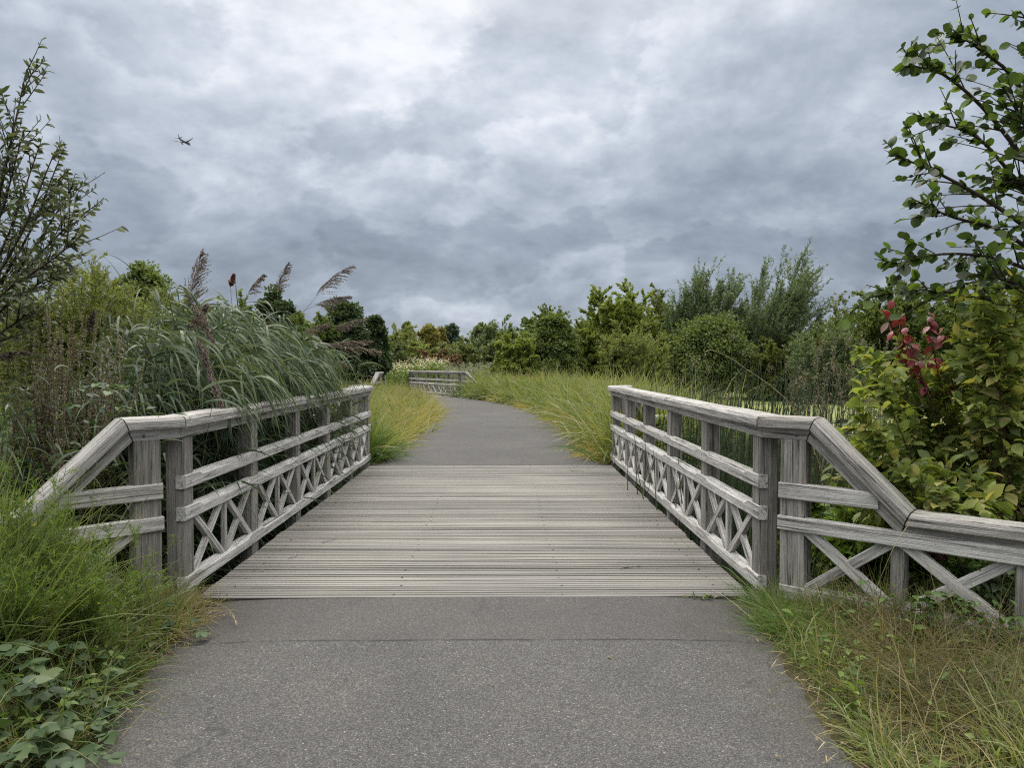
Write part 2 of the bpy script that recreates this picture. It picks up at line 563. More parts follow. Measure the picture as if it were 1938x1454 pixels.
    b = nt.nodes.new('ShaderNodeBump'); b.inputs['Strength'].default_value = 0.9; b.inputs['Distance'].default_value = 0.006
    h = math_node(nt, 'ADD', math_node(nt, 'MULTIPLY', v1.outputs['Distance'], -1.0), math_node(nt, 'MULTIPLY', v2.outputs['Distance'], -0.5))
    h = math_node(nt, 'SUBTRACT', h, math_node(nt, 'MULTIPLY', jw, 1.5))
    L(h, b.inputs['Height']); L(b.outputs[0], pb.inputs['Normal'])
    L(pb.outputs[0], out.inputs[0])
    return m


M = {}
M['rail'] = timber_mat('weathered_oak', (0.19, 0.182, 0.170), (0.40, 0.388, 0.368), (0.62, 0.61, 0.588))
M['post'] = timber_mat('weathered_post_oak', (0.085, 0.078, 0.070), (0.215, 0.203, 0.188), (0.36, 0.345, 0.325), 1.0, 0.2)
M['cap'] = timber_mat('weathered_cap_oak', (0.145, 0.138, 0.128), (0.32, 0.307, 0.288), (0.52, 0.505, 0.48), 1.3, 0.12)
M['asphalt'] = asphalt_mat()
M['steel'] = plain_mat('dark_steel', [(0.05, 0.045, 0.042), (0.10, 0.085, 0.075)], 0.6, 60)


def ground_mat():
    m, nt, out = new_mat('soil')
    L = nt.links.new
    tc = nt.nodes.new('ShaderNodeTexCoord'); O = tc.outputs['Object']
    a = noise(nt, O, 1.4, 7, 0.65); b_ = noise(nt, O, 22.0, 4, 0.7)
    c = ramp(nt, a, [(0.3, (0.030, 0.026, 0.016)), (0.5, (0.055, 0.048, 0.026)), (0.7, (0.10, 0.085, 0.05))])
    c = mixc(nt, 0.7, c, ramp(nt, b_, [(0.3, (0.25,) * 3), (0.7, (0.75,) * 3)]), 'OVERLAY')
    pb = nt.nodes.new('ShaderNodeBsdfPrincipled'); pb.inputs['Roughness'].default_value = 0.95; pb.inputs['Specular IOR Level'].default_value = 0.1
    L(c, pb.inputs['Base Color'])
    bb = nt.nodes.new('ShaderNodeBump'); bb.inputs['Strength'].default_value = 0.8; bb.inputs['Distance'].default_value = 0.04
    L(b_, bb.inputs['Height']); L(bb.outputs[0], pb.inputs['Normal'])
    L(pb.outputs[0], out.inputs[0])
    return m


def pond_mat():
    m, nt, out = new_mat('duckweed_water')
    L = nt.links.new
    tc = nt.nodes.new('ShaderNodeTexCoord'); O = tc.outputs['Object']
    a = noise(nt, O, 0.35, 6, 0.6, 0.8); v = noise(nt, O, 30, 4, 0.7)
    weed = ramp(nt, v, [(0.3, (0.15, 0.17, 0.045)), (0.6, (0.19, 0.21, 0.058)), (0.75, (0.225, 0.24, 0.075))])
    fac = ramp(nt, a, [(0.36, (0, 0, 0)), (0.42, (1, 1, 1))])
    sep = nt.nodes.new('ShaderNodeSeparateXYZ'); L(O, sep.inputs[0])
    for o_, lo, hi in ((sep.outputs[0], 4.5, 7.0), (sep.outputs[1], 11.5, 14.5)):       # the weed has drifted into the open pond
        mr = nt.nodes.new('ShaderNodeMapRange'); mr.inputs[1].default_value = lo; mr.inputs[2].default_value = hi
        L(o_, mr.inputs[0])
        fac = math_node(nt, 'MULTIPLY', fac, mr.outputs[0])
    c = mixc(nt, fac, (0.012, 0.014, 0.010), weed)
    pb = nt.nodes.new('ShaderNodeBsdfPrincipled')
    L(c, pb.inputs['Base Color'])
    L(math_node(nt, 'ADD', math_node(nt, 'MULTIPLY', fac, 0.6), 0.06), pb.inputs['Roughness'])
    pb.inputs['Specular IOR Level'].default_value = 0.35
    L(pb.outputs[0], out.inputs[0])
    return m


M['ground'] = ground_mat()
M['pond'] = pond_mat()

# ------------------------------------------------------------------ the ground, the path, the water
PATH = resample([(-0.20, -4.0), (-0.19, 0), (-0.17, 3), (-0.20, 4.9), (-0.22, 11.2), (-0.22, 15.5), (-0.24, 19.4), (-0.65, 24.6), (-1.95, 30.0),
                 (-3.98, 34.52), (-7.2, 40.3), (-11.5, 46), (-19, 52)][0:13], 400)
HALF_W = np.interp(PATH[:, 1], [-4, 2.0, 2.85, 4.15, 4.85, 11.2, 15, 30, 60], [1.5, 1.54, 1.62, 1.82, 1.92, 1.85, 1.82, 1.80, 1.8])


def path_dist(x, y):
    sh = np.shape(x)
    x = np.ravel(x); y = np.ravel(y)
    best = np.full(x.shape, 1e9)
    P2 = PATH[::2]
    for i in range(0, len(x), 20000):
        d = np.hypot(x[i:i + 20000, None] - P2[None, :, 0], y[i:i + 20000, None] - P2[None, :, 1])
        best[i:i + 20000] = d.min(1)
    return best.reshape(sh)


def sst(x, a, b):
    t = np.clip((x - a) / (b - a), 0, 1)
    return t * t * (3 - 2 * t)


def height(x, y):
    x = np.asarray(x, float); y = np.asarray(y, float)
    ax = np.abs(x + 0.2)
    near = 4.88 - 0.9 * np.clip(ax - 1.95, 0, 2.4)          # bank behind the splayed wing fences
    far = 11.62 + 0.9 * np.clip(ax - 1.95, 0, 1.4)
    ch = sst(y, near, near + 0.7) * (1 - sst(y, far - 0.7, far))
    ch *= 1 - sst(x, 30, 45) * 0 
    ch *= 1 - sst(-x, 26, 34)
    h = -0.95 * ch
    d = path_dist(x, y)
    pond = sst(x, 3.2, 6.5) * sst(y, 8.0, 12.0) * (1 - sst(y, 50, 58)) * (1 - sst(x, 46, 60)) * sst(d, 3.2, 5.5)
    h = np.minimum(h, -0.95 * pond)
    # the second channel, under the second bridge
    bx, by = -3.98, 34.52
    c, s = math.cos(R(29.3)), math.sin(R(29.3))
    ly = -(x - bx) * s + (y - by) * c
    lx = (x - bx) * c + (y - by) * s
    ch2 = sst(ly, 0.05, 0.8) * (1 - sst(ly, 5.5, 6.3)) * (1 - sst(np.abs(lx), 9, 16))
    h = np.minimum(h, -0.9 * ch2)
    bump = 0.06 * np.sin(x * 1.3 + 0.4 * y) * np.sin(y * 1.1 - 0.3 * x) + 0.04 * np.sin(x * 3.1) * np.sin(y * 2.7)
    h = h + bump * sst(d, 2.1, 3.5) - 0.035 + 0.05 * sst(d, 2.0, 2.5) * (1 - sst(d, 2.5, 9))
    return h


def ground():
    def axis(lo, hi, fine_lo, fine_hi, step, n):
        a = np.arange(fine_lo, fine_hi + 1e-6, step)
        l = fine_lo - np.geomspace(step, fine_lo - lo, n)[::-1]
        r_ = fine_hi + np.geomspace(step, hi - fine_hi, n)
        return np.concatenate([l, a, r_])
    xs = axis(-1500, 1500, -14, 16, 0.16, 30)
    ys = axis(-60, 3500, -2, 46, 0.16, 34)
    X, Y = np.meshgrid(xs, ys)
    Z = height(X, Y)
    V = np.stack([X, Y, Z], -1).reshape(-1, 3)
    nx, ny = len(xs), len(ys)
    i = (np.arange(ny - 1)[:, None] * nx + np.arange(nx - 1)[None]).ravel()
    b = Bag()
    b.add(V, Q=np.stack([i, i + 1, i + nx + 1, i + nx], -1))
    tag(b.build('ground', M['ground']), 'dark soil of the verges, banks and far meadow', kind='structure')


def path_sheet(name, i0, i1, label):
    rng = np.random.default_rng(3)
    c = PATH[i0:i1]; hw = HALF_W[i0:i1]
    t = unit(np.gradient(c, axis=0)); nrm = np.stack([t[:, 1], -t[:, 0]], -1)
    m = 13
    ws = np.linspace(-1, 1, m)
    ed = np.interp(c[:, 1] * 8, np.arange(-60, 600), rng.normal(size=660)) * 0.018
    V = c[:, None] + nrm[:, None] * (ws[None, :, None] * (hw + ed)[:, None, None])
    z = 0.0 - 0.035 * np.abs(ws) ** 6 - 0.004 * ws ** 2
    V = np.concatenate([V, np.broadcast_to(z[None, :, None], (*V.shape[:2], 1))], -1)
    # a shallow skirt so that the edge has thickness
    n = len(c)
    i = (np.arange(n - 1)[:, None] * m + np.arange(m - 1)[None]).ravel()
    b = Bag()
    b.add(V.reshape(-1, 3), Q=np.stack([i, i + 1, i + m + 1, i + m], -1))
    return tag(b.build(name, M['asphalt']), label, kind='structure')


ground()
yv = PATH[:, 1]
i_a = int(np.argmax(yv > 4.84)); i_b = int(np.argmax(yv > 11.235)); i_c = int(np.argmax(yv > 34.6)); i_d = int(np.argmax(yv > 40.0))
PATH[i_a - 1, 1] = 4.845; PATH[i_b, 1] = 11.24
path_sheet('path', 0, i_a, 'worn grey asphalt path running up to the boards of the bridge')
path_sheet('path', i_b, i_c, 'grey asphalt path curving left beyond the bridge boards')
path_sheet('path', i_d, len(PATH), 'far asphalt path beyond the second bridge')
b = Bag()
b.add([(-40, 2.0, -0.27), (60, 2.0, -0.27), (60, 60, -0.27), (-40, 60, -0.27)], Q=[(0, 1, 2, 3)])
tag(b.build('water', M['pond']), 'still water covered in yellow-green duckweed', kind='structure')


# ------------------------------------------------------------------ the timber footbridge
def prism(bag, rng, stations, axis_p, axis_d, ea, eb, n0=None, n1=None, cap=True):
    """extrude profiles [(s, [(a,b)...])] along axis_d from axis_p; optional mitre planes at both ends."""
    axis_p = np.asarray(axis_p, float); axis_d = unit(np.asarray(axis_d, float)); ea = np.asarray(ea, float); eb = np.asarray(eb, float)
    off = rng.random(3) * 40
    V, G = [], []
    m = len(stations[0][1])
    last = len(stations) - 1
    for k, (s, pr) in enumerate(stations):
        for a, b_ in pr:
            p = axis_p + ea * a + eb * b_
            sv = s
            nn = n0 if k == 0 else (n1 if k == last else None)
            if nn is not None:
                nn = np.asarray(nn, float)
                q = axis_p + axis_d * s
                sv = s + np.dot(nn, q - (p + axis_d * s)) / np.dot(nn, axis_d)
            V.append(p + axis_d * sv)
            G.append((sv + off[0], a + off[1], b_ + off[2]))
    Q = []
    for k in range(last):
        for j in range(m):
            j2 = (j + 1) % m
            Q.append((k * m + j, k * m + j2, (k + 1) * m + j2, (k + 1) * m + j))
    polys = [list(range(m))[::-1], [last * m + j for j in range(m)]] if cap else None
    # outward facing whatever the handedness of the frame
    if np.dot(np.cross(ea, eb), axis_d) < 0:
        Q = [q[::-1] for q in Q]
        polys = [p[::-1] for p in polys] if polys else None
    V = np.array(V)
    bag.add(V, Q=Q, polys=polys, gr=G, rnd=rng.random())


def rect(a0, a1, b0, b1, c=0.006, jit=None):
    return [(a0 + c, b0), (a1 - c, b0), (a1, b0 + c), (a1, b1 - c), (a1 - c, b1), (a0 + c, b1), (a0, b1 - c), (a0, b0 + c)]


def cap_prof(h=0.15, w=0.118, chip=0.0):
    """handrail section: a weathered crown over a hollow and a fascia."""
    t = h / 2
    return [(-0.072, -t), (0.072, -t), (0.074, -t + 0.062), (w - 0.010, -t + 0.068), (w, -t + 0.076), (w, t - 0.026), (w - 0.016, t - 0.006), (w * 0.45, t),
            (-w * 0.45, t), (-w + 0.016, t - 0.006), (-w, t - 0.026), (-w, -t + 0.076), (-w + 0.010, -t + 0.068), (-0.074, -t + 0.062)]


LEN = 6.80               # bridge railing length (bridge frame: y 0 at the near face of the first posts)
RAIL_X = 1.99            # inner face of the posts
DECK_Y0, DECK_Y1 = -0.05, 6.33
ANG = R(42)


def footbridge(label):
    rng = np.random.default_rng(11)
    root = empty('footbridge', (-0.21, 4.90, 0.0))
    tag(root, label, 'footbridge', 'timber footbridges along the path')
    # deck: grooved boards laid across, each a little different
    bag = Bag()
    y = DECK_Y0; pitch = 0.1935
    nb = int(round((DECK_Y1 - DECK_Y0) / pitch)); pitch = (DECK_Y1 - DECK_Y0) / nb
    for k in range(nb):
        w = pitch - 0.010 - 0.009 * rng.random() ** 2
        ng = 4
        pr = [(0.0, -0.045), (w, -0.045), (w, -0.003), (w - 0.003, 0.0)]
        gw = w / ng
        for g in range(ng - 1, 0, -1):
            c = g * gw + rng.normal() * 0.002
            h = 0.0040 + rng.random() * 0.0065
            pr += [(c + h + 0.0015, 0.0), (c + h - 0.0008, -0.009), (c - h + 0.0008, -0.009), (c - h - 0.0015, 0.0)]
        pr += [(0.003, 0.0), (0.0, -0.003)]
        dz = rng.normal() * 0.0012
        xl, xr = -1.90 + rng.normal() * 0.006, 1.92 + rng.normal() * 0.006
        sub = Bag()
        prism(sub, rng, [(xl, pr), (xl + 1.9, [(a, b_ + 0.0008 * rng.normal()) for a, b_ in pr]), (xr, pr)], (0, y + 0.0035, dz), (1, 0, 0), (0, 1, 0), (0, 0, 1))
        V = sub.V[0]
        bag.add(V, Q=sub.Q[0], polys=sub.P, gr=sub.g[0], rnd=rng.random())
        y += pitch
    bag.build('deck', M['deck'], root, smooth=False)
    # screw heads in rows, two to a board
    bag = Bag()
    for k in range(nb):
        for xx in (-1.72, -0.55, 0.62, 1.74):
            for fy in (0.3,):
                cx, cy = xx + rng.normal() * 0.012, DECK_Y0 + (k + fy + rng.normal() * 0.05) * pitch
                an = np.arange(8) * math.pi / 4
                V = [(cx + 0.009 * math.cos(t), cy + 0.009 * math.sin(t), 0.0022) for t in an]
                bag.add(V, polys=[list(range(8))])
    o = bag.build('screw_heads', M['steel'], root, smooth=False)
    o['kind'] = 'stuff'
    # the steel and timber beams below
    for xx in (-1.6, -0.55, 0.5, 1.6):
        bag = Bag()
        prism(bag, rng, [(-0.2, rect(-0.08, 0.08, -0.22, -0.052)), (6.6, rect(-0.08, 0.08, -0.22, -0.052))], (xx, 0, 0), (0, 1, 0), (1, 0, 0), (0, 0, 1))
        bag.build('beam', M['post'], root, smooth=False)
    for o_ in (-1, 1):
        rail = empty('railing', (0, 0, 0), 0, root)
        ea = np.array((o_, 0, 0.0)); ez = np.array((0, 0, 1.0)); ey = np.array((0, 1.0, 0))
        org = np.array((o_ * RAIL_X, 0, 0.0))

        def piece(name, mat, stations, p, d, a, b_, n0=None, n1=None):
            bg = Bag()
            prism(bg, rng, stations, p, d, a, b_, n0, n1)
            ob = bg.build(name, M[mat], rail, smooth=False)
            return ob
        YS = [0.0 + 1.33 * k for k in range(6)]
        for yk in YS:
            j = rng.normal(size=3) * 0.003
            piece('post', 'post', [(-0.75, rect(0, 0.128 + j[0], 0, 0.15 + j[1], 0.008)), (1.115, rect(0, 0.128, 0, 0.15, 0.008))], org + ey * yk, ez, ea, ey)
        # three rails; the top arris is chamfered between posts and left square at each post
        for z0, z1 in ((0.742, 0.836), (0.520, 0.616), (0.030, 0.130)):
            full = rect(-0.016, 0.052, z0, z1, 0.005)
            def pr_at(cut, dz=0.0):
                p = list(full)
                c = 0.005 + cut
                p[6] = (-0.016, z1 - c + dz); p[5] = (-0.016 + c * 1.25, z1 + dz)
                return p
            st = [(-0.012, full)]
            for k, yk in enumerate(YS):
                if k:
                    st += [(yk - 0.13, pr_at(0.026)), (yk - 0.055, pr_at(0.0))]
                if k < len(YS) - 1:
                    st += [(yk + 0.205, pr_at(0.0)), (yk + 0.28, pr_at(0.026)), (yk + 0.70, pr_at(0.028 + 0.003 * rng.normal(), 0.003 * rng.normal()))]
            st.append((YS[-1] + 0.162, full))
            piece('rail', 'rail', st, org, ey, ea, ez)
        for yk in YS:
            for zc in (0.789, 0.568, 0.08):
                bg = Bag()
                an = np.arange(8) * math.pi / 4
                cc = org + ey * (yk + 0.07 + 0.008 * rng.normal()) + ez * (zc + 0.006 * rng.normal()) - ea * 0.0185
                bg.add([cc + ey * 0.0065 * math.cos(t) + ez * 0.0065 * math.sin(t) for t in an], polys=[list(range(8))])
                bg.build('bolt', M['steel'], rail, smooth=False)
        # cross braces, two crosses to a bay with a slim upright between them
        zb, zt = 0.118, 0.532
        for k in range(5):
            y0, y1 = YS[k] + 0.15, YS[k + 1]
            ym = (y0 + y1) / 2
            piece('upright', 'rail', [(zb, rect(0.002, 0.040, -0.02, 0.02, 0.003)), (zt, rect(0.002, 0.040, -0.02, 0.02, 0.003))], org + ey * ym, ez, ea, ey)
            for ya, yb in ((y0, ym - 0.02), (ym + 0.02, y1)):
                for q in (0, 1):
                    p0 = org + ey * (ya + 0.03 if q else yb - 0.03) + ez * zb
                    p1 = org + ey * (yb - 0.03 if q else ya + 0.03) + ez * zt
                    d = unit(p1 - p0)
                    e2 = np.cross(ea, d)
                    ln = np.linalg.norm(p1 - p0)
                    a0 = 0.004 + 0.003 * q
                    piece('cross_brace', 'rail', [(0, rect(a0, a0 + 0.038, -0.026, 0.026, 0.003)), (ln, rect(a0, a0 + 0.038, -0.026, 0.026, 0.003))], p0, d, ea, e2)
        # handrail in two lengths, butted over a post
        ctr = org + ea * 0.062 + ez * 1.176
        joint = YS[2] + 0.06
        pf = cap_prof()
        def wob(p):
            return [(a + rng.normal() * 0.0022, b_ + rng.normal() * 0.0022) for a, b_ in p]
        u0 = unit(np.array((o_ * math.cos(ANG), -math.sin(ANG), 0)))
        u1 = unit(np.array((o_ * math.cos(ANG), math.sin(ANG), 0)))
        mit0 = unit(-u0 - np.array((0, 1.0, 0)) * -1.0)      # bisecting plane normal
        mit0 = unit(np.array((0, -1.0, 0)) + u0)
        mit1 = unit(np.array((0, 1.0, 0)) + u1)
        ystart, yend = -0.02, LEN + 0.02
        piece('handrail', 'cap', [(ystart, pf), (0.7, wob(pf)), (1.6, wob(pf)), (joint - 0.003, pf)], ctr, ey, ea, ez, n0=mit0)
        piece('handrail', 'cap', [(joint + 0.003, pf), (4.1, wob(pf)), (5.4, wob(pf)), (yend, pf)], ctr, ey, ea, ez, n1=mit1)
        # splayed wing fences at both ends
        for end, u, mit in ((0, u0, mit0), (1, u1, mit1)):
            w0 = ctr + ey * (ystart if end == 0 else yend) - ez * 1.176
            # bb points to the path side of the wing
            bb = np.cross(u, ez)
            if bb[0] * o_ > 0: bb = -bb
            bo = -bb                                         # away from the path
            S1, S2, S3 = 0.300, 0.86, 2.35
            z1, z2 = 1.176, 0.632
            sl = unit(u * (S2 - S1) + ez * (z2 - z1))
            up2 = np.cross(bo, sl)
            if up2[2] < 0: up2 = -up2
            m1 = unit(u + sl); m2 = unit(sl + u)
            pw = cap_prof(0.15, 0.112)
            piece('handrail', 'cap', [(0.005, pw), (S1 - 0.004, pw)], w0 + ez * z1, u, bo, ez, n0=mit, n1=m1)
            L1 = math.hypot(S2 - S1, z2 - z1)
            piece('handrail', 'cap', [(0.004, pw), (L1 * 0.5, wob(pw)), (L1 - 0.005, pw)], w0 + u * S1 + ez * z1, sl, bo, up2, n0=m1, n1=m2)
            piece('handrail', 'cap', [(0.005, pw), (0.7, wob(pw)), (S3 - S2, pw)], w0 + u * S2 + ez * z2, u, bo, ez, n0=m2)
            for sc_, wd, zt_ in ((0.180, 0.165, 1.108), (0.815, 0.082, 0.53), (1.49, 0.165, 0.56), (2.02, 0.082, 0.53)):
                th = 0.07 if wd > 0.1 else 0.05
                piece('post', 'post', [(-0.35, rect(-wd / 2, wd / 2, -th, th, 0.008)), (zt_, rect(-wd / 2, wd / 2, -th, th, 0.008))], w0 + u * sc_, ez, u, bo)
            piece('rail', 'rail', [(0.092, rect(-0.088, -0.02, 0.700, 0.806)), (0.71, rect(-0.088, -0.02, 0.700, 0.806))], w0, u, bo, ez)
            piece('rail', 'rail', [(0.088, rect(-0.089, -0.02, 0.488, 0.582)), (2.3, rect(-0.089, -0.02, 0.488, 0.582))], w0, u, bo, ez)
            piece('rail', 'rail', [(0.10, rect(-0.086, 0.03, 0.02, 0.115)), (2.3, rect(-0.086, 0.03, 0.02, 0.115))], w0, u, bo, ez)
            for sa, sb in ((0.27, 0.775), (0.858, 1.40), (1.58, 1.98)):
                for q in (0, 1):
                    p0 = w0 + u * (sa if q else sb) + ez * 0.10
                    p1 = w0 + u * (sb if q else sa) + ez * 0.50
                    d = unit(p1 - p0); e2 = np.cross(bo, d); ln = np.linalg.norm(p1 - p0)
                    a0 = -0.066 + 0.003 * q
                    piece('cross_brace', 'rail', [(-0.02, rect(a0, a0 + 0.045, -0.034, 0.034, 0.004)), (ln + 0.02, rect(a0, a0 + 0.045, -0.034, 0.034, 0.004))], p0, d, bo, e2)
            # a countersunk bolt in the face of the short cap
            bg = Bag()
            an = np.arange(10) * math.pi / 5
            cc = w0 + u * 0.205 + ez * 1.128 - bo * 0.0755
            bg.add([cc + u * 0.010 * math.cos(t) + ez * 0.010 * math.sin(t) for t in an], polys=[list(range(10))])
            bg.build('bolt', M['steel'], rail, smooth=False)
    return root


def deck_mat():
    m, nt, out = new_mat('deck_boards')
    L = nt.links.new
    g = attr(nt, 'grain').outputs['Vector']
    r = attr(nt, 'rnd').outputs['Fac']
    mp = nt.nodes.new('ShaderNodeMapping'); mp.inputs['Scale'].default_value = (1.3, 90, 90); L(g, mp.inputs[0])
    fine = noise(nt, mp.outputs[0], 1.0, 5, 0.65, 0.3)
    mp2 = nt.nodes.new('ShaderNodeMapping'); mp2.inputs['Scale'].default_value = (0.45, 26, 26); L(g, mp2.inputs[0])
    broad = noise(nt, mp2.outputs[0], 1.0, 4, 0.6, 0.5)
    tc = nt.nodes.new('ShaderNodeTexCoord')
    blot = noise(nt, tc.outputs['Object'], 1.1, 5, 0.6)
    c = ramp(nt, math_node(nt, 'ADD', math_node(nt, 'MULTIPLY', fine, 0.5), math_node(nt, 'MULTIPLY', broad, 0.5)),
             [(0.34, (0.115, 0.110, 0.102)), (0.46, (0.205, 0.198, 0.187)), (0.58, (0.275, 0.268, 0.252)), (0.7, (0.345, 0.338, 0.318))])
    r = attr(nt, 'rnd').outputs['Fac']
    tint = ramp(nt, r, [(0.0, (0.36, 0.35, 0.345)), (0.3, (0.545, 0.535, 0.51)), (0.55, (0.455, 0.435, 0.425)), (0.8, (0.575, 0.565, 0.535)), (1.0, (0.42, 0.415, 0.41))])
    c = mixc(nt, 0.9, c, tint, 'OVERLAY')
    c = mixc(nt, 0.5, c, ramp(nt, blot, [(0.3, (0.38, 0.38, 0.38)), (0.7, (0.60, 0.60, 0.57))]), 'OVERLAY')
    dk = ramp(nt, broad, [(0.37, (1, 1, 1)), (0.42, (0, 0, 0))])
    c = mixc(nt, math_node(nt, 'MULTIPLY', dk, 0.4), c, (0.055, 0.05, 0.045))
    # darker colour below the board faces, in the grooves and gaps
    sep = nt.nodes.new('ShaderNodeSeparateXYZ'); L(tc.outputs['Object'], sep.inputs[0])
    low = nt.nodes.new('ShaderNodeMapRange'); low.inputs[1].default_value = -0.0015; low.inputs[2].default_value = -0.0045
    L(sep.outputs[2], low.inputs[0])
    c = mixc(nt, math_node(nt, 'MULTIPLY', low.outputs[0], 0.85), c, (0.035, 0.032, 0.028))
    pb = nt.nodes.new('ShaderNodeBsdfPrincipled'); pb.inputs['Roughness'].default_value = 0.75; pb.inputs['Specular IOR Level'].default_value = 0.3
    L(c, pb.inputs['Base Color'])
    bb = nt.nodes.new('ShaderNodeBump'); bb.inputs['Strength'].default_value = 0.5; bb.inputs['Distance'].default_value = 0.004
    L(math_node(nt, 'ADD', fine, broad), bb.inputs['Height']); L(bb.outputs[0], pb.inputs['Normal'])
    L(pb.outputs[0], out.inputs[0])
    return m


M['deck'] = deck_mat()
bridge = footbridge('weathered grey timber footbridge with cross-braced railings that the near path runs onto')


def copy_tree(o, parent=None):
    c = o.copy()
    col.objects.link(c)
    c.parent = parent
    for ch in list(o.children):
        copy_tree(ch, c)
    return c


far_bridge = copy_tree(bridge)
far_bridge.location = (-3.98, 34.52, 0.0)
far_bridge.rotation_euler = (0, 0, R(29.3))
far_bridge['label'] = 'small pale timber footbridge at the far end of the bending path, half hidden by grass'

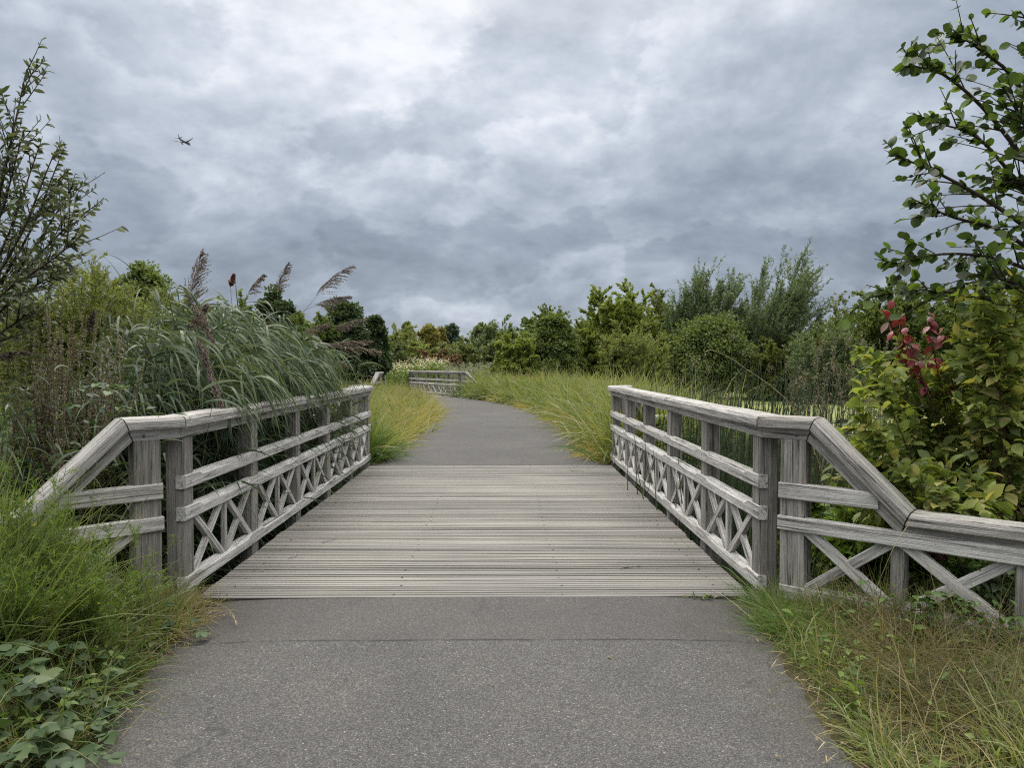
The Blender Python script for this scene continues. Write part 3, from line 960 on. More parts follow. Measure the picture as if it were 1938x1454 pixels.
# ================================================================== vegetation
G = dict(
    sallow=leaf_mat('sallow_leaf', [(0.030, 0.042, 0.022), (0.050, 0.068, 0.032), (0.085, 0.10, 0.055), (0.15, 0.17, 0.11)], 0.30, 0.5, 0.4),
    willow=leaf_mat('pale_willow_leaf', [(0.105, 0.125, 0.045), (0.16, 0.185, 0.065), (0.22, 0.245, 0.10)], 0.42, 0.5, lift=1.3),
    grey_willow=leaf_mat('grey_willow_leaf', [(0.055, 0.085, 0.040), (0.09, 0.125, 0.060), (0.16, 0.20, 0.12)], 0.35, 0.45, 0.45),
    hawthorn=leaf_mat('hawthorn_leaf', [(0.044, 0.064, 0.020), (0.080, 0.108, 0.032), (0.125, 0.155, 0.048)], 0.38, 0.5, lift=1.6),
    lime=leaf_mat('yellow_green_leaf', [(0.095, 0.125, 0.030), (0.145, 0.18, 0.045), (0.20, 0.23, 0.07)], 0.42, 0.5),
    olive=leaf_mat('olive_leaf', [(0.068, 0.088, 0.028), (0.105, 0.128, 0.042), (0.15, 0.165, 0.062)], 0.38, 0.5),
    dark=leaf_mat('dark_alder_leaf', [(0.026, 0.044, 0.020), (0.045, 0.070, 0.030), (0.075, 0.105, 0.045)], 0.30, 0.45, 0.4),
    far=leaf_mat('far_leaf', [(0.07, 0.095, 0.045), (0.105, 0.13, 0.058), (0.15, 0.165, 0.075)], 0.3, 0.6, lift=1.5),
    gold=leaf_mat('turning_birch_leaf', [(0.11, 0.11, 0.030), (0.16, 0.15, 0.040), (0.22, 0.20, 0.06)], 0.35, 0.6, lift=1.35),
    blue=leaf_mat('far_poplar_leaf', [(0.045, 0.075, 0.055), (0.07, 0.10, 0.07), (0.10, 0.13, 0.085)], 0.3, 0.6, lift=1.5),
    rust=leaf_mat('rusty_dock_leaf', [(0.085, 0.050, 0.028), (0.13, 0.075, 0.04), (0.16, 0.11, 0.06)], 0.25, 0.7),
    greyherb=leaf_mat('grey_green_herb_leaf', [(0.09, 0.105, 0.065), (0.14, 0.155, 0.105), (0.20, 0.21, 0.16)], 0.3, 0.7),
    alder=leaf_mat('alder_leaf', [(0.016, 0.030, 0.010), (0.028, 0.048, 0.014), (0.048, 0.085, 0.018), (0.10, 0.15, 0.03)], 0.40, 0.38, 0.5),
    dogwood=leaf_mat('dogwood_leaf', [(0.060, 0.085, 0.025), (0.105, 0.140, 0.036), (0.165, 0.20, 0.052), (0.25, 0.225, 0.085)], 0.45, 0.5, 0.25, lift=1.6),
    redleaf=leaf_mat('red_dogwood_leaf', [(0.10, 0.025, 0.028), (0.15, 0.018, 0.028), (0.22, 0.025, 0.040), (0.12, 0.06, 0.045)], 0.20, 0.42, 0.45),
    reed=leaf_mat('reed_leaf', [(0.024, 0.042, 0.022), (0.040, 0.063, 0.034), (0.064, 0.090, 0.050), (0.125, 0.15, 0.095)], 0.28, 0.5, 0.25),
    reedy=leaf_mat('fresh_reed_leaf', [(0.11, 0.16, 0.03), (0.20, 0.26, 0.05)], 0.42, 0.45),
    plume=leaf_mat('reed_plume', [(0.085, 0.068, 0.066), (0.145, 0.118, 0.112), (0.23, 0.19, 0.175)], 0.25, 0.8, 0.1),
    plume_red=leaf_mat('young_reed_plume', [(0.13, 0.060, 0.045), (0.19, 0.095, 0.07)], 0.2, 0.8, 0.1),
    seed=leaf_mat('seed_whorl', [(0.095, 0.078, 0.060), (0.155, 0.132, 0.102), (0.25, 0.22, 0.172)], 0.2, 0.85, 0.1),
    grass=leaf_mat('verge_grass_blade', [(0.042, 0.070, 0.022), (0.075, 0.115, 0.032), (0.118, 0.155, 0.048), (0.20, 0.195, 0.10)], 0.40, 0.45, 0.4, tip=(0.24, 0.23, 0.10), tipf=0.35),
    dry=leaf_mat('dry_grass_blade', [(0.10, 0.085, 0.038), (0.16, 0.13, 0.065), (0.24, 0.20, 0.11), (0.36, 0.32, 0.20)], 0.35, 0.6, 0.25),
    brownfine=leaf_mat('fine_bent_grass', [(0.070, 0.068, 0.032), (0.115, 0.10, 0.052), (0.16, 0.135, 0.078), (0.24, 0.21, 0.14)], 0.35, 0.65, 0.2),
    yellow=leaf_mat('pale_sedge_blade', [(0.070, 0.098, 0.034), (0.122, 0.150, 0.050), (0.185, 0.205, 0.075), (0.27, 0.25, 0.135)], 0.38, 0.45, 0.35, tip=(0.32, 0.30, 0.16), tipf=0.4),
    tan=leaf_mat('tan_grass_blade', [(0.19, 0.165, 0.06), (0.27, 0.225, 0.085), (0.36, 0.30, 0.14)], 0.4, 0.6, 0.2),
    sedge=leaf_mat('deep_green_sedge_blade', [(0.045, 0.085, 0.020), (0.075, 0.125, 0.030), (0.11, 0.17, 0.045)], 0.4, 0.42, 0.45),
    rush=leaf_mat('bulrush_stem', [(0.020, 0.032, 0.015), (0.038, 0.058, 0.024), (0.06, 0.08, 0.035)], 0.15, 0.5, 0.35),
    bramble=leaf_mat('bramble_leaf', [(0.018, 0.036, 0.014), (0.032, 0.058, 0.022), (0.048, 0.076, 0.030), (0.070, 0.098, 0.038)], 0.30, 0.5, 0.25),
    ivy=leaf_mat('ivy_leaf', [(0.028, 0.055, 0.012), (0.050, 0.095, 0.020), (0.085, 0.14, 0.03)], 0.3, 0.4, 0.5),
    herb=leaf_mat('fine_herb_leaf', [(0.055, 0.095, 0.018), (0.09, 0.14, 0.028), (0.14, 0.19, 0.04)], 0.4, 0.5),
    white=leaf_mat('white_umbel', [(0.34, 0.28, 0.25), (0.44, 0.39, 0.35), (0.54, 0.50, 0.45)], 0.3, 0.8, 0.1),
    pink=leaf_mat('faded_pink_flower', [(0.26, 0.17, 0.15), (0.36, 0.25, 0.22)], 0.3, 0.8, 0.1),
    yflower=leaf_mat('yellow_petal', [(0.60, 0.42, 0.02), (0.70, 0.52, 0.04)], 0.3, 0.6, 0.2),
    fallen=leaf_mat('fallen_leaf', [(0.07, 0.05, 0.034), (0.12, 0.09, 0.058), (0.19, 0.155, 0.095)], 0.2, 0.6, 0.3, lift=1.0),
    bark=plain_mat('brown_bark', [(0.030, 0.025, 0.020), (0.065, 0.055, 0.045), (0.10, 0.09, 0.075)], 0.9, 14, (1, 1, 0.3), 0.6),
    twig=plain_mat('dark_twig', [(0.030, 0.024, 0.018), (0.060, 0.046, 0.034)], 0.8, 30),
    redtwig=plain_mat('maroon_twig', [(0.055, 0.020, 0.018), (0.10, 0.045, 0.035)], 0.6, 20),
    greenstem=plain_mat('green_stem', [(0.075, 0.10, 0.035), (0.13, 0.15, 0.06)], 0.6, 20),
    straw=plain_mat('straw_stem', [(0.24, 0.20, 0.11), (0.40, 0.34, 0.20)], 0.6, 20),
    brownstem=plain_mat('brown_stem', [(0.060, 0.040, 0.026), (0.11, 0.075, 0.05)], 0.8, 20),
)


def perp(rng, T):
    return unit(np.cross(T, rng.normal(size=T.shape)))


def leaves_on(bag, rng, poly, per, lo, hi, length, width, nseg=2, prof=DIAM, spread=0.9, droop=0.3, fold=0.0, wind=(0, 0, -1), jitter=0.36, rnd=None, flat=0.0):
    n = poly.shape[0]
    idx = np.repeat(np.arange(n), per)
    u = lo + (hi - lo) * rng.random(len(idx)) ** 0.85
    P, T = along(poly, idx, u)
    D = unit(T + spread * perp(rng, T))
    L = length * (1 + jitter * rng.normal(size=len(idx))).clip(0.45, 1.6)
    side = None
    if flat:
        side = np.cross(D, np.array([0, 0, 1.0]) + (1 - flat) * rng.normal(size=D.shape))
    ribbons(bag, rng, P, D, L, width * L / length, droop, nseg, prof, wind, side, fold, rnd)
    return idx


def bush(name, label, px, py_top, Y, width_px, kind='willow', mat='willow', z0=-0.1, H=None, nshoot=46, twigs=11, per=44, full=2.5, leaf=(0.10, 0.026), lean=(0.0, 0.0),
         seed=1, group=None, cat='bush', up=0.45, tw=0.20, droop=0.35, trunk=True, low=0.06, twspread=0.75, wood='bark', leafdroop=0.35, squash=0.62, rise=0.0):
    """many-stemmed shrub: arching stems -> side twigs -> leaves, filling a ragged dome."""
    rng = np.random.default_rng(seed)
    top = at(px, py_top, Y)
    Rr = 0.5 * width_px / FPX * Y
    base = np.array((top[0] - lean[0] * 0.6, Y, z0))
    Hh = top[2] - z0 if H is None else H
    ph = np.arcsin(low + (1 - low) * rng.random(nshoot) ** 0.85)
    th = rng.random(nshoot) * 2 * math.pi
    ks = rng.random(4) * 6.28
    rho = 0.80 + 0.24 * rng.random(nshoot) + 0.10 * np.sin(3 * th + ks[0]) * np.cos(2 * ph + ks[1]) + 0.07 * np.sin(5 * th + ks[2])
    rho = np.minimum(rho, 1.06)
    cph, sph = np.cos(ph) ** 0.62, np.sin(ph) ** 0.85
    tip = base + np.stack([Rr * cph * np.cos(th) * rho, Rr * squash * 1.2 * cph * np.sin(th) * rho, Hh * (sph * rho).clip(0.06)], -1)
    tip[:, 0] += lean[0] * np.sin(ph); tip[:, 1] += lean[1] * np.sin(ph)
    b0 = base + np.stack([rng.normal(size=nshoot) * Rr * 0.14, rng.normal(size=nshoot) * Rr * 0.10, np.zeros(nshoot)], -1)
    ctrl = b0 * 0.45 + tip * 0.55
    ctrl[:, 2] = b0[:, 2] + (tip[:, 2] - b0[:, 2]) * (0.5 + up * rng.random(nshoot) * (1 - 0.3 * np.sin(ph)))
    K = 9
    s = np.linspace(0, 1, K)[None, :, None]
    poly = (1 - s) ** 2 * b0[:, None] + 2 * s * (1 - s) * ctrl[:, None] + s ** 2 * tip[:, None]
    poly += rng.normal(size=poly.shape) * 0.012 * Hh * s
    # side twigs
    nshoot0 = nshoot
    twigs = int(twigs * 2.1)
    per = int(per * full / 2.0)
    leaf = (leaf[0] * 0.9, leaf[1] * 1.1)
    idx = np.repeat(np.arange(nshoot), twigs)
    u = 0.18 + 0.80 * rng.random(len(idx))
    P, T = along(poly, idx, u)
    D = unit(T + twspread * perp(rng, T) + np.array((lean[0] * 0.14, lean[1] * 0.1, rise)))
    Lt = tw * Hh * (1.15 - 0.55 * u) * (0.6 + 0.7 * rng.random(len(idx)))
    tp = curve(P, D, Lt, droop * rng.random(len(idx)), 5, (0.35 * np.sign(lean[0]) if lean[0] else 0, 0, -0.8))
    fol = Bag()
    leaves_on(fol, rng, tp, per, 0.02, 1.0, leaf[0], leaf[1], 2, DIAM, 0.8, leafdroop)
    leaves_on(fol, rng, poly, per * 2, 0.55, 1.0, leaf[0], leaf[1], 2, DIAM, 0.7, leafdroop)
    root = empty(name, base)
    tag(root, label, cat, group)
    fol.build('foliage', G[mat], root, origin=base)
    st = Bag()
    tubes(st, rng, poly, np.linspace(0.022, 0.004, K)[None] * (Hh / 4.0) ** 0.7, 4)
    tubes(st, rng, tp[::2], np.linspace(0.006, 0.002, 5)[None], 3)
    st.build('stem', G[wood], root, origin=base)
    return root


def crown_tree(name, label, px, py_top, Y, width_px, mat='dark', z0=-0.1, seed=1, group=None, cat='tree', clumps=70, per=420, leaf=(0.13, 0.08), crown_base=0.12, shape=1.0, clump_r=0.24, ragged=0.16):
    """a single-trunked tree: trunk, limbs out to every leaf clump, leaves through the volume of the clumps."""
    rng = np.random.default_rng(seed)
    top = at(px, py_top, Y)
    Rr = 0.5 * width_px / FPX * Y
    base = np.array((top[0], Y, z0)); Hh = top[2] - z0
    zc = Hh * (0.5 + crown_base / 2); hz = Hh * (1 - crown_base) / 2
    clumps = int(clumps * 2.2); per = int(per * 0.75)
    d = unit(rng.normal(size=(clumps, 3)))
    rad = rng.random(clumps) ** 0.40
    sh = (1 - shape * 0.28 * np.clip(d[:, 2] * rad, -1, 1))
    rg = np.minimum(1 + ragged * 0.6 * rng.normal(size=clumps), 1.10)
    cr = clump_r * Rr * (0.75 + 0.7 * rng.random(clumps))
    C = base + np.stack([d[:, 0] * rad * (Rr - cr * 0.7) * sh * rg, d[:, 1] * rad * (Rr - cr * 0.7) * 0.8 * sh * rg, zc + d[:, 2] * rad * (hz - cr * 0.5) * np.minimum(rg, 1.06)], -1)
    fol = Bag()
    idx = np.repeat(np.arange(clumps), per)
    dd = unit(rng.normal(size=(len(idx), 3)))
    rr = rng.random(len(idx)) ** 0.5
    P = C[idx] + dd * (rr * cr[idx])[:, None] * np.array((1.15, 1.15, 0.85))
    out = unit(P - (base + np.array((0, 0, zc * 0.7))))
    D = unit(dd * 0.6 + out * 0.5 + rng.normal(size=dd.shape) * 0.5 + np.array((0, 0, -0.15)))
    L = leaf[0] * 0.9 * (0.7 + 0.6 * rng.random(len(idx)))
    cl = rng.random(clumps)[idx] * 0.35 + rng.random(len(idx)) * 0.65
    ribbons(fol, rng, P, D, L, leaf[1], 0.4, 2, DIAM, side=np.cross(D, out + 0.5 * rng.normal(size=D.shape)), rnd=cl)
    root = empty(name, base)
    tag(root, label, cat, group)
    fol.build('crown', G[mat], root, origin=base)
    K = 6
    s = np.linspace(0, 1, K)
    trunk = base + np.stack([0.05 * Rr * np.sin(s * 3), 0 * s, s * Hh * 0.86], -1)
    tb = Bag()
    tubes(tb, rng, trunk[None], (0.028 * Hh * (1 - 0.85 * s) + 0.01)[None], 7)
    u = np.clip((C[:, 2] - base[2]) / (Hh * 0.86) - 0.22 - 0.1 * rng.random(clumps), 0.06, 0.95)
    b0, _ = along(trunk[None], np.zeros(clumps, int), u)
    mid = (b0 + C) / 2 + np.array((0, 0, 0.06 * Hh)) * rng.random((clumps, 1))
    s2 = np.linspace(0, 1, 6)[None, :, None]
    lim = (1 - s2) ** 2 * b0[:, None] + 2 * s2 * (1 - s2) * mid[:, None] + s2 ** 2 * C[:, None]
    tubes(tb, rng, lim, np.linspace(0.010, 0.003, 6)[None] * Hh * 0.9, 4)
    tb.build('trunk', G['bark'], root, origin=base)
    return root


# ------------------------------------------------------------------ far trees and bushes
GL, GR, GF = 'bushes beyond the left reeds', 'bushes and trees along the far bank of the pond', 'far trees on the skyline beyond the second bridge'
bush('willow_bush', 'broad feathery yellow-green willow bush behind the reeds and brown seed spikes', 150, 488, 19.0, 330, mat='willow', seed=21, nshoot=190, twigs=11, per=44, leaf=(0.075, 0.019), group=GL, up=0.5, tw=0.13, twspread=0.9)
bush('willow_bush', 'smaller olive willow bush in front of the leafy oak, right of the broad willow', 292, 545, 23.0, 150, mat='willow', seed=22, nshoot=50, twigs=10, per=42, leaf=(0.10, 0.022), group=GL)
crown_tree('oak_tree', 'round-topped mid-green oak standing above the willow bushes', 272, 484, 29.0, 130, mat='hawthorn', seed=23, clumps=60, per=420, leaf=(0.14, 0.09), group=GL)
bush('willow_bush', 'low grey-green bush behind the tall left reed plume', 368, 548, 27.0, 120, mat='olive', seed=24, nshoot=40, twigs=10, per=36, leaf=(0.13, 0.035), group=GL)
bush('hawthorn_bush', 'dark bush under the red-brown young reed plume', 432, 566, 30.0, 110, mat='hawthorn', seed=25, nshoot=40, twigs=10, per=36, leaf=(0.13, 0.06), group=GL)
crown_tree('alder_tree', 'small dark alder showing above the reeds, alone against the sky', 520, 543, 30.0, 90, mat='dark', seed=26, clumps=40, per=330, leaf=(0.14, 0.10), group=GL, shape=1.3)
bush('hawthorn_bush', 'dark green bush between the small alder and the tall dark alder', 583, 590, 33.0, 110, mat='hawthorn', seed=27, nshoot=40, twigs=10, per=32, leaf=(0.14, 0.07), group=GL)
crown_tree('alder_tree', 'tall dark green alder, highest of the dark group left of the second bridge', 650, 566, 34.0, 112, mat='dark', seed=28, clumps=80, per=420, leaf=(0.15, 0.10), group=GL)
crown_tree('alder_tree', 'narrow dark green alder at the right end of the dark group', 703, 588, 35.0, 70, mat='dark', seed=29, clumps=55, per=360, leaf=(0.15, 0.10), group=GL, shape=1.4)

bush('willow_bush', 'soft pale willow next to the dark alders, rounded top', 760, 622, 62.0, 90, mat='willow', seed=31, nshoot=50, twigs=9, per=34, leaf=(0.22, 0.055), group=GF)
crown_tree('poplar_tree', 'slender far tree with two pointed tops behind the pale willow', 770, 612, 110.0, 40, mat='far', seed=32, clumps=40, per=160, leaf=(0.40, 0.26), group=GF, shape=2.0)
crown_tree('birch_tree', 'golden-green birch with drooping twigs behind the white flowers', 812, 606, 72.0, 56, mat='gold', seed=33, clumps=60, per=220, leaf=(0.28, 0.12), group=GF, shape=1.6)
crown_tree('birch_tree', 'second golden birch close beside the taller one', 833, 613, 74.0, 34, mat='gold', seed=34, clumps=40, per=200, leaf=(0.28, 0.12), group=GF, shape=2.0)
crown_tree('poplar_tree', 'blue-green far poplar with a domed crown right of the birches', 853, 611, 105.0, 42, mat='blue', seed=35, clumps=46, per=190, leaf=(0.38, 0.28), group=GF)
bush('willow_bush', 'brownish olive thicket below the blue-green poplar', 862, 640, 66.0, 80, mat='olive', seed=36, nshoot=40, twigs=9, per=30, leaf=(0.25, 0.09), group=GF)
bush('hawthorn_bush', 'dull olive scrub between the two far poplars', 886, 648, 80.0, 70, mat='far', seed=37, nshoot=36, twigs=8, per=28, leaf=(0.28, 0.12), group=GF)
crown_tree('poplar_tree', 'fresh green far poplar, right of the blue-green one', 911, 609, 98.0, 50, mat='far', seed=38, clumps=46, per=190, leaf=(0.38, 0.28), group=GF)
bush('willow_bush', 'grey wispy willow with loose tips, left of the lime-green bush', 938, 608, 52.0, 86, mat='grey_willow', seed=39, nshoot=46, twigs=8, per=26, leaf=(0.20, 0.05), group=GF, lean=(1.0, 0), low=0.3, twspread=0.35, rise=0.3)
bush('dock_patch', 'rusty red-brown dock thicket above the white flowers', 828, 655, 56.0, 84, mat='rust', seed=40, nshoot=44, twigs=8, per=26, leaf=(0.16, 0.07), group=None, cat='weeds', wood='brownstem')

bush('hawthorn_bush', 'lime-green bush at the left end of the right-hand hedge', 972, 640, 37.0, 90, mat='lime', seed=41, nshoot=46, twigs=10, per=36, leaf=(0.13, 0.06), group=GR)
crown_tree('hawthorn_tree', 'dark pointed hawthorn beside the lime-green bush', 1046, 590, 39.0, 110, mat='hawthorn', seed=42, clumps=80, per=360, leaf=(0.15, 0.10), group=GR, shape=1.7, crown_base=0.02)
bush('hawthorn_bush', 'spire-like shoots rising over the dark pointed hawthorn', 1050, 582, 39.6, 76, mat='hawthorn', seed=43, nshoot=30, twigs=7, per=28, leaf=(0.13, 0.07), group=GR, low=0.5)
bush('hazel_bush', 'tall yellowish-green hazel between the pointed hawthorn and the feathery willow', 1165, 548, 41.0, 190, mat='lime', seed=44, nshoot=74, twigs=12, per=40, leaf=(0.15, 0.08), group=GR)
bush('hazel_bush', 'olive hazel with brownish tips behind the round willow', 1240, 562, 43.0, 150, mat='olive', seed=45, nshoot=56, twigs=11, per=36, leaf=(0.15, 0.08), group=GR)
bush('willow_bush', 'rounded fuzzy green willow in front of the hedge, nearest the pond edge', 1198, 610, 31.0, 140, mat='willow', seed=46, nshoot=130, twigs=11, per=40, leaf=(0.085, 0.020), group=GR, z0=-0.2, tw=0.14)
bush('willow_bush', 'upright feathery willow with dark lower branches over the pond', 1335, 516, 41.0, 160, mat='grey_willow', seed=47, nshoot=70, twigs=11, per=38, leaf=(0.14, 0.034), group=GR, low=0.30, lean=(1.0, 0), twspread=0.38, tw=0.24, rise=0.35, droop=0.1)
crown_tree('hawthorn_tree', 'dense dark hawthorn at the foot of the feathery willow', 1345, 590, 39.0, 180, mat='hawthorn', seed=48, clumps=90, per=330, leaf=(0.15, 0.10), group=GR, crown_base=0.0, z0=-0.25)
bush('willow_bush', 'silvery wind-blown willow leaning right, tallest on the far bank', 1470, 500, 40.0, 175, mat='grey_willow', seed=49, nshoot=64, twigs=10, per=34, leaf=(0.16, 0.034), group=GR, low=0.40, lean=(2.0, 0), up=0.2, twspread=0.34, tw=0.26, rise=0.35, droop=0.15)
bush('hazel_bush', 'olive-brown bush below the wind-blown willow', 1480, 640, 37.0, 150, mat='olive', seed=50, nshoot=54, twigs=10, per=34, leaf=(0.14, 0.07), group=GR, z0=-0.25)
bush('willow_bush', 'grey-green arching bush behind the dead brown stems', 1570, 610, 34.0, 150, mat='grey_willow', seed=51, nshoot=54, twigs=10, per=34, leaf=(0.13, 0.035), group=GR, z0=-0.25)
bush('hawthorn_bush', 'thin reddish-tipped bush in the gap right of the wind-blown willow', 1598, 562, 42.0, 90, mat='olive', seed=52, nshoot=24, twigs=6, per=20, leaf=(0.14, 0.07), group=GR, low=0.4)
bush('hazel_bush', 'mid-green hedge bush behind the red dogwood leaves', 1690, 540, 36.0, 170, mat='hawthorn', seed=53, nshoot=60, twigs=11, per=36, leaf=(0.14, 0.08), group=GR)
bush('hazel_bush', 'shaded hedge bush behind the dogwood at the right', 1850, 545, 34.0, 220, mat='hawthorn', seed=54, nshoot=60, twigs=11, per=34, leaf=(0.14, 0.08), group=GR)


def treeline():
    rng = np.random.default_rng(60)
    b = Bag()
    n = 95
    px = np.linspace(-500, 2450, n) + rng.normal(size=n) * 14
    for i in range(n):
        Y = 125 + 25 * rng.random()
        t = at(px[i], 655 + 10 * rng.normal(), Y)
        Hh = t[2] + 0.3
        w = 3.2 + 2 * rng.random()
        m = 700
        d = unit(rng.normal(size=(m, 3))); r_ = rng.random(m) ** 0.4
        P = np.array((t[0], Y, Hh * 0.5)) + d * r_[:, None] * np.array((w, w * 0.8, Hh * 0.52))
        ribbons(b, rng, P, unit(rng.normal(size=(m, 3))), 0.75, 0.5, 0.2, 2, DIAM, rnd=np.clip(rng.random() * 0.5 + rng.random(m) * 0.5, 0, 1))
    tag(b.build('treeline', G['far']), 'distant low belt of trees closing the horizon all round', 'trees', kind='stuff')


treeline()


# ------------------------------------------------------------------ grasses
def tufts(bag, rng, C, per, length, width, lean=0.55, droop=0.8, nseg=4, wind=(0.25, 0, -1), rad=0.05, prof=None, up=1.0, z=None):
    n = len(C)
    idx = np.repeat(np.arange(n), per)
    m = len(idx)
    off = rng.normal(size=(m, 2)) * rad
    P = C[idx].copy()
    P[:, :2] += off
    P[:, 2] = height(P[:, 0], P[:, 1]) - 0.02 if z is None else z
    cl = rng.normal(size=(n, 2)) * 0.22
    D = np.concatenate([off / max(rad, 1e-3) * 0.30 * lean + cl[idx] + rng.normal(size=(m, 2)) * 0.32 * lean, np.full((m, 1), up)], 1)
    s = (0.75 + 0.5 * rng.random(n))[idx]
    L = length * s * (0.45 + 0.75 * rng.random(m))
    patch = 0.5 + 0.3 * np.sin(C[:, 0] * 2.3 + 1.1 * np.sin(C[:, 1] * 0.9)) * np.sin(C[:, 1] * 1.7 + 0.7 * C[:, 0]) + 0.2 * np.sin(C[:, 0] * 5.1 + C[:, 1] * 4.3)
    tone = 0.55 * patch[idx] - 0.10 + 0.6 * np.clip(rng.random(n)[idx] * 0.7 + rng.random(m) * 0.45 - 0.05, 0, 1)
    wv = np.array(wind, float) * np.array((0.55, 0.55, 1)) + np.concatenate([(rng.normal(size=(n, 2)) * 0.45)[idx] + rng.normal(size=(m, 2)) * 0.35, np.zeros((m, 1))], 1)
    wind = wv
    tone = np.clip(tone, 0, 1)
    ribbons(bag, rng, P, D, L, width * (0.7 + 0.6 * rng.random(m)), droop * (0.4 + rng.random(m)), nseg, prof if prof is not None else [0.6, 1, 0.85, 0.5, 0.06][:nseg + 1] if nseg == 4 else None, wind, rnd=tone)


def scatter(rng, n, poly):
    """random points in a plan polygon."""
    poly = np.asarray(poly, float)
    lo, hi = poly.min(0), poly.max(0)
    out = np.zeros((0, 2))
    while len(out) < n:
        q = lo + rng.random((n * 2, 2)) * (hi - lo)
        ins = np.zeros(len(q), bool)
        j = len(poly) - 1
        for i in range(len(poly)):
            a, c = poly[i], poly[j]
            cond = ((a[1] > q[:, 1]) != (c[1] > q[:, 1])) & (q[:, 0] < (c[0] - a[0]) * (q[:, 1] - a[1]) / (c[1] - a[1] + 1e-12) + a[0])
            ins ^= cond
            j = i
        out = np.concatenate([out, q[ins]])
    out = out[:n]
    return np.concatenate([out, np.zeros((n, 1))], 1)


def edge_x(y, side):
    c = np.interp(y, PATH[:, 1], PATH[:, 0]); w = np.interp(y, PATH[:, 1], HALF_W)
    return c + side * w


def off_path(C, gap):
    return C[path_dist(C[:, 0], C[:, 1]) - np.interp(C[:, 1], PATH[:, 1], HALF_W) > gap - 1.9]


def verge(name, label, mat, n, poly, per, length, width, seed, gap=1.9, **kw):
    rng = np.random.default_rng(seed)
    C = off_path(scatter(rng, n, poly), gap)
    b = Bag()
    tufts(b, rng, C, per, length, width, **kw)
    return tag(b.build(name, G[mat]), label, 'grass', kind='stuff')


# near left verge (in front of and beyond the wing fence)
LV = [(-1.75, 2.9), (-1.90, 3.4), (-2.02, 4.5), (-2.28, 4.85), (-3.9, 3.4), (-4.6, 2.7), (-2.6, 2.7)]
LF = [(-1.5, 1.8), (-1.75, 3.0), (-2.4, 3.3), (-4.2, 2.6), (-3.2, 1.6)]
LT = [(-2.15, 2.4), (-2.35, 3.3), (-2.55, 4.35), (-3.3, 3.75), (-4.3, 2.9), (-5.2, 2.2), (-2.9, 1.8)]
verge('grass', 'lush green verge grass left of the near path', 'grass', 430, LV, 24, 0.30, 0.0075, 71, rad=0.06, droop=1.2, wind=(0.05, -0.1, -1))
verge('grass', 'tall bright green grass rising in front of the left wing fence', 'grass', 60, LT, 18, 0.50, 0.0085, 79, gap=2.15, rad=0.06, droop=1.1, wind=(0.1, -0.1, -1), lean=0.9)
verge('grass', 'short sparse grass between the brambles at the bottom left', 'grass', 150, LF, 18, 0.20, 0.0065, 67, rad=0.06, droop=1.2, wind=(0, 0, -1))
verge('grass', 'darker coarse grass through the left verge', 'sedge', 150, LV, 24, 0.40, 0.0085, 69, gap=2.0, rad=0.06, droop=1.2, wind=(0.0, -0.2, -1), lean=0.9)
verge('grass', 'brown bent grass seeding through the left verge', 'brownfine', 150, LV, 26, 0.42, 0.0038, 68, gap=2.0, rad=0.08, droop=1.3, wind=(0.1, -0.2, -1), lean=1.4)
verge('grass', 'straw-coloured dry grass mixed into the left verge', 'dry', 230, LV, 9, 0.42, 0.0045, 72, rad=0.06, droop=1.2, wind=(0.3, -0.1, -1))
verge('grass', 'dry blond grass at the foot of the left bridge post', 'dry', 40, [(-1.95, 4.0), (-2.0, 4.75), (-2.25, 4.85), (-2.35, 4.3)], 30, 0.27, 0.005, 73, gap=1.75, rad=0.06, droop=1.5, wind=(0.5, -0.3, -1))
verge('grass', 'tall fresh grass growing along the left edge near the brown spikes', 'sedge', 70, [(-2.7, 3.5), (-2.9, 4.05), (-4.2, 3.4), (-3.9, 2.9)], 24, 0.95, 0.011, 74, rad=0.08, lean=0.6, droop=0.7, wind=(-0.3, 0, -1))
# near right verge
RV = [(1.42, 2.2), (1.58, 3.4), (1.66, 4.6), (1.92, 4.85), (3.4, 3.5), (5.5, 2.4), (5.5, 1.6), (2.2, 1.6)]
RB = [(1.85, 3.2), (1.9, 4.3), (2.2, 4.55), (3.4, 3.5), (4.6, 2.6), (3.6, 2.0), (2.3, 2.3)]
verge('grass', 'fine brown bent grass matted over the right verge', 'brownfine', 520, RB, 34, 0.40, 0.0038, 75, gap=1.95, rad=0.09, lean=1.5, droop=1.3, wind=(-0.1, -0.2, -1))
verge('grass', 'green tufts along the edge of the right verge', 'grass', 300, RV, 26, 0.27, 0.0065, 76, gap=1.84, rad=0.06, droop=1.1)
verge('grass', 'fine green fescue tuft at the foot of the right bridge post', 'sedge', 60, [(1.66, 4.05), (1.70, 4.8), (1.95, 4.75), (2.2, 4.3), (1.9, 3.9)], 60, 0.26, 0.0034, 77, gap=1.8, rad=0.06, lean=1.0, droop=1.1, wind=(-0.3, -0.3, -1))
verge('grass', 'pale dry seed stalks standing out of the right verge', 'dry', 330, RV, 5, 0.52, 0.0048, 78, gap=1.95, rad=0.05, lean=1.6, droop=1.0, wind=(0.2, -0.1, -1))
verge('grass', 'broad bright green grass blades in the bottom right corner', 'yellow', 150, [(1.75, 2.2), (2.0, 3.0), (3.4, 2.9), (4.0, 2.0), (2.4, 1.6)], 16, 0.36, 0.0085, 70, gap=1.9, rad=0.05, droop=1.2)


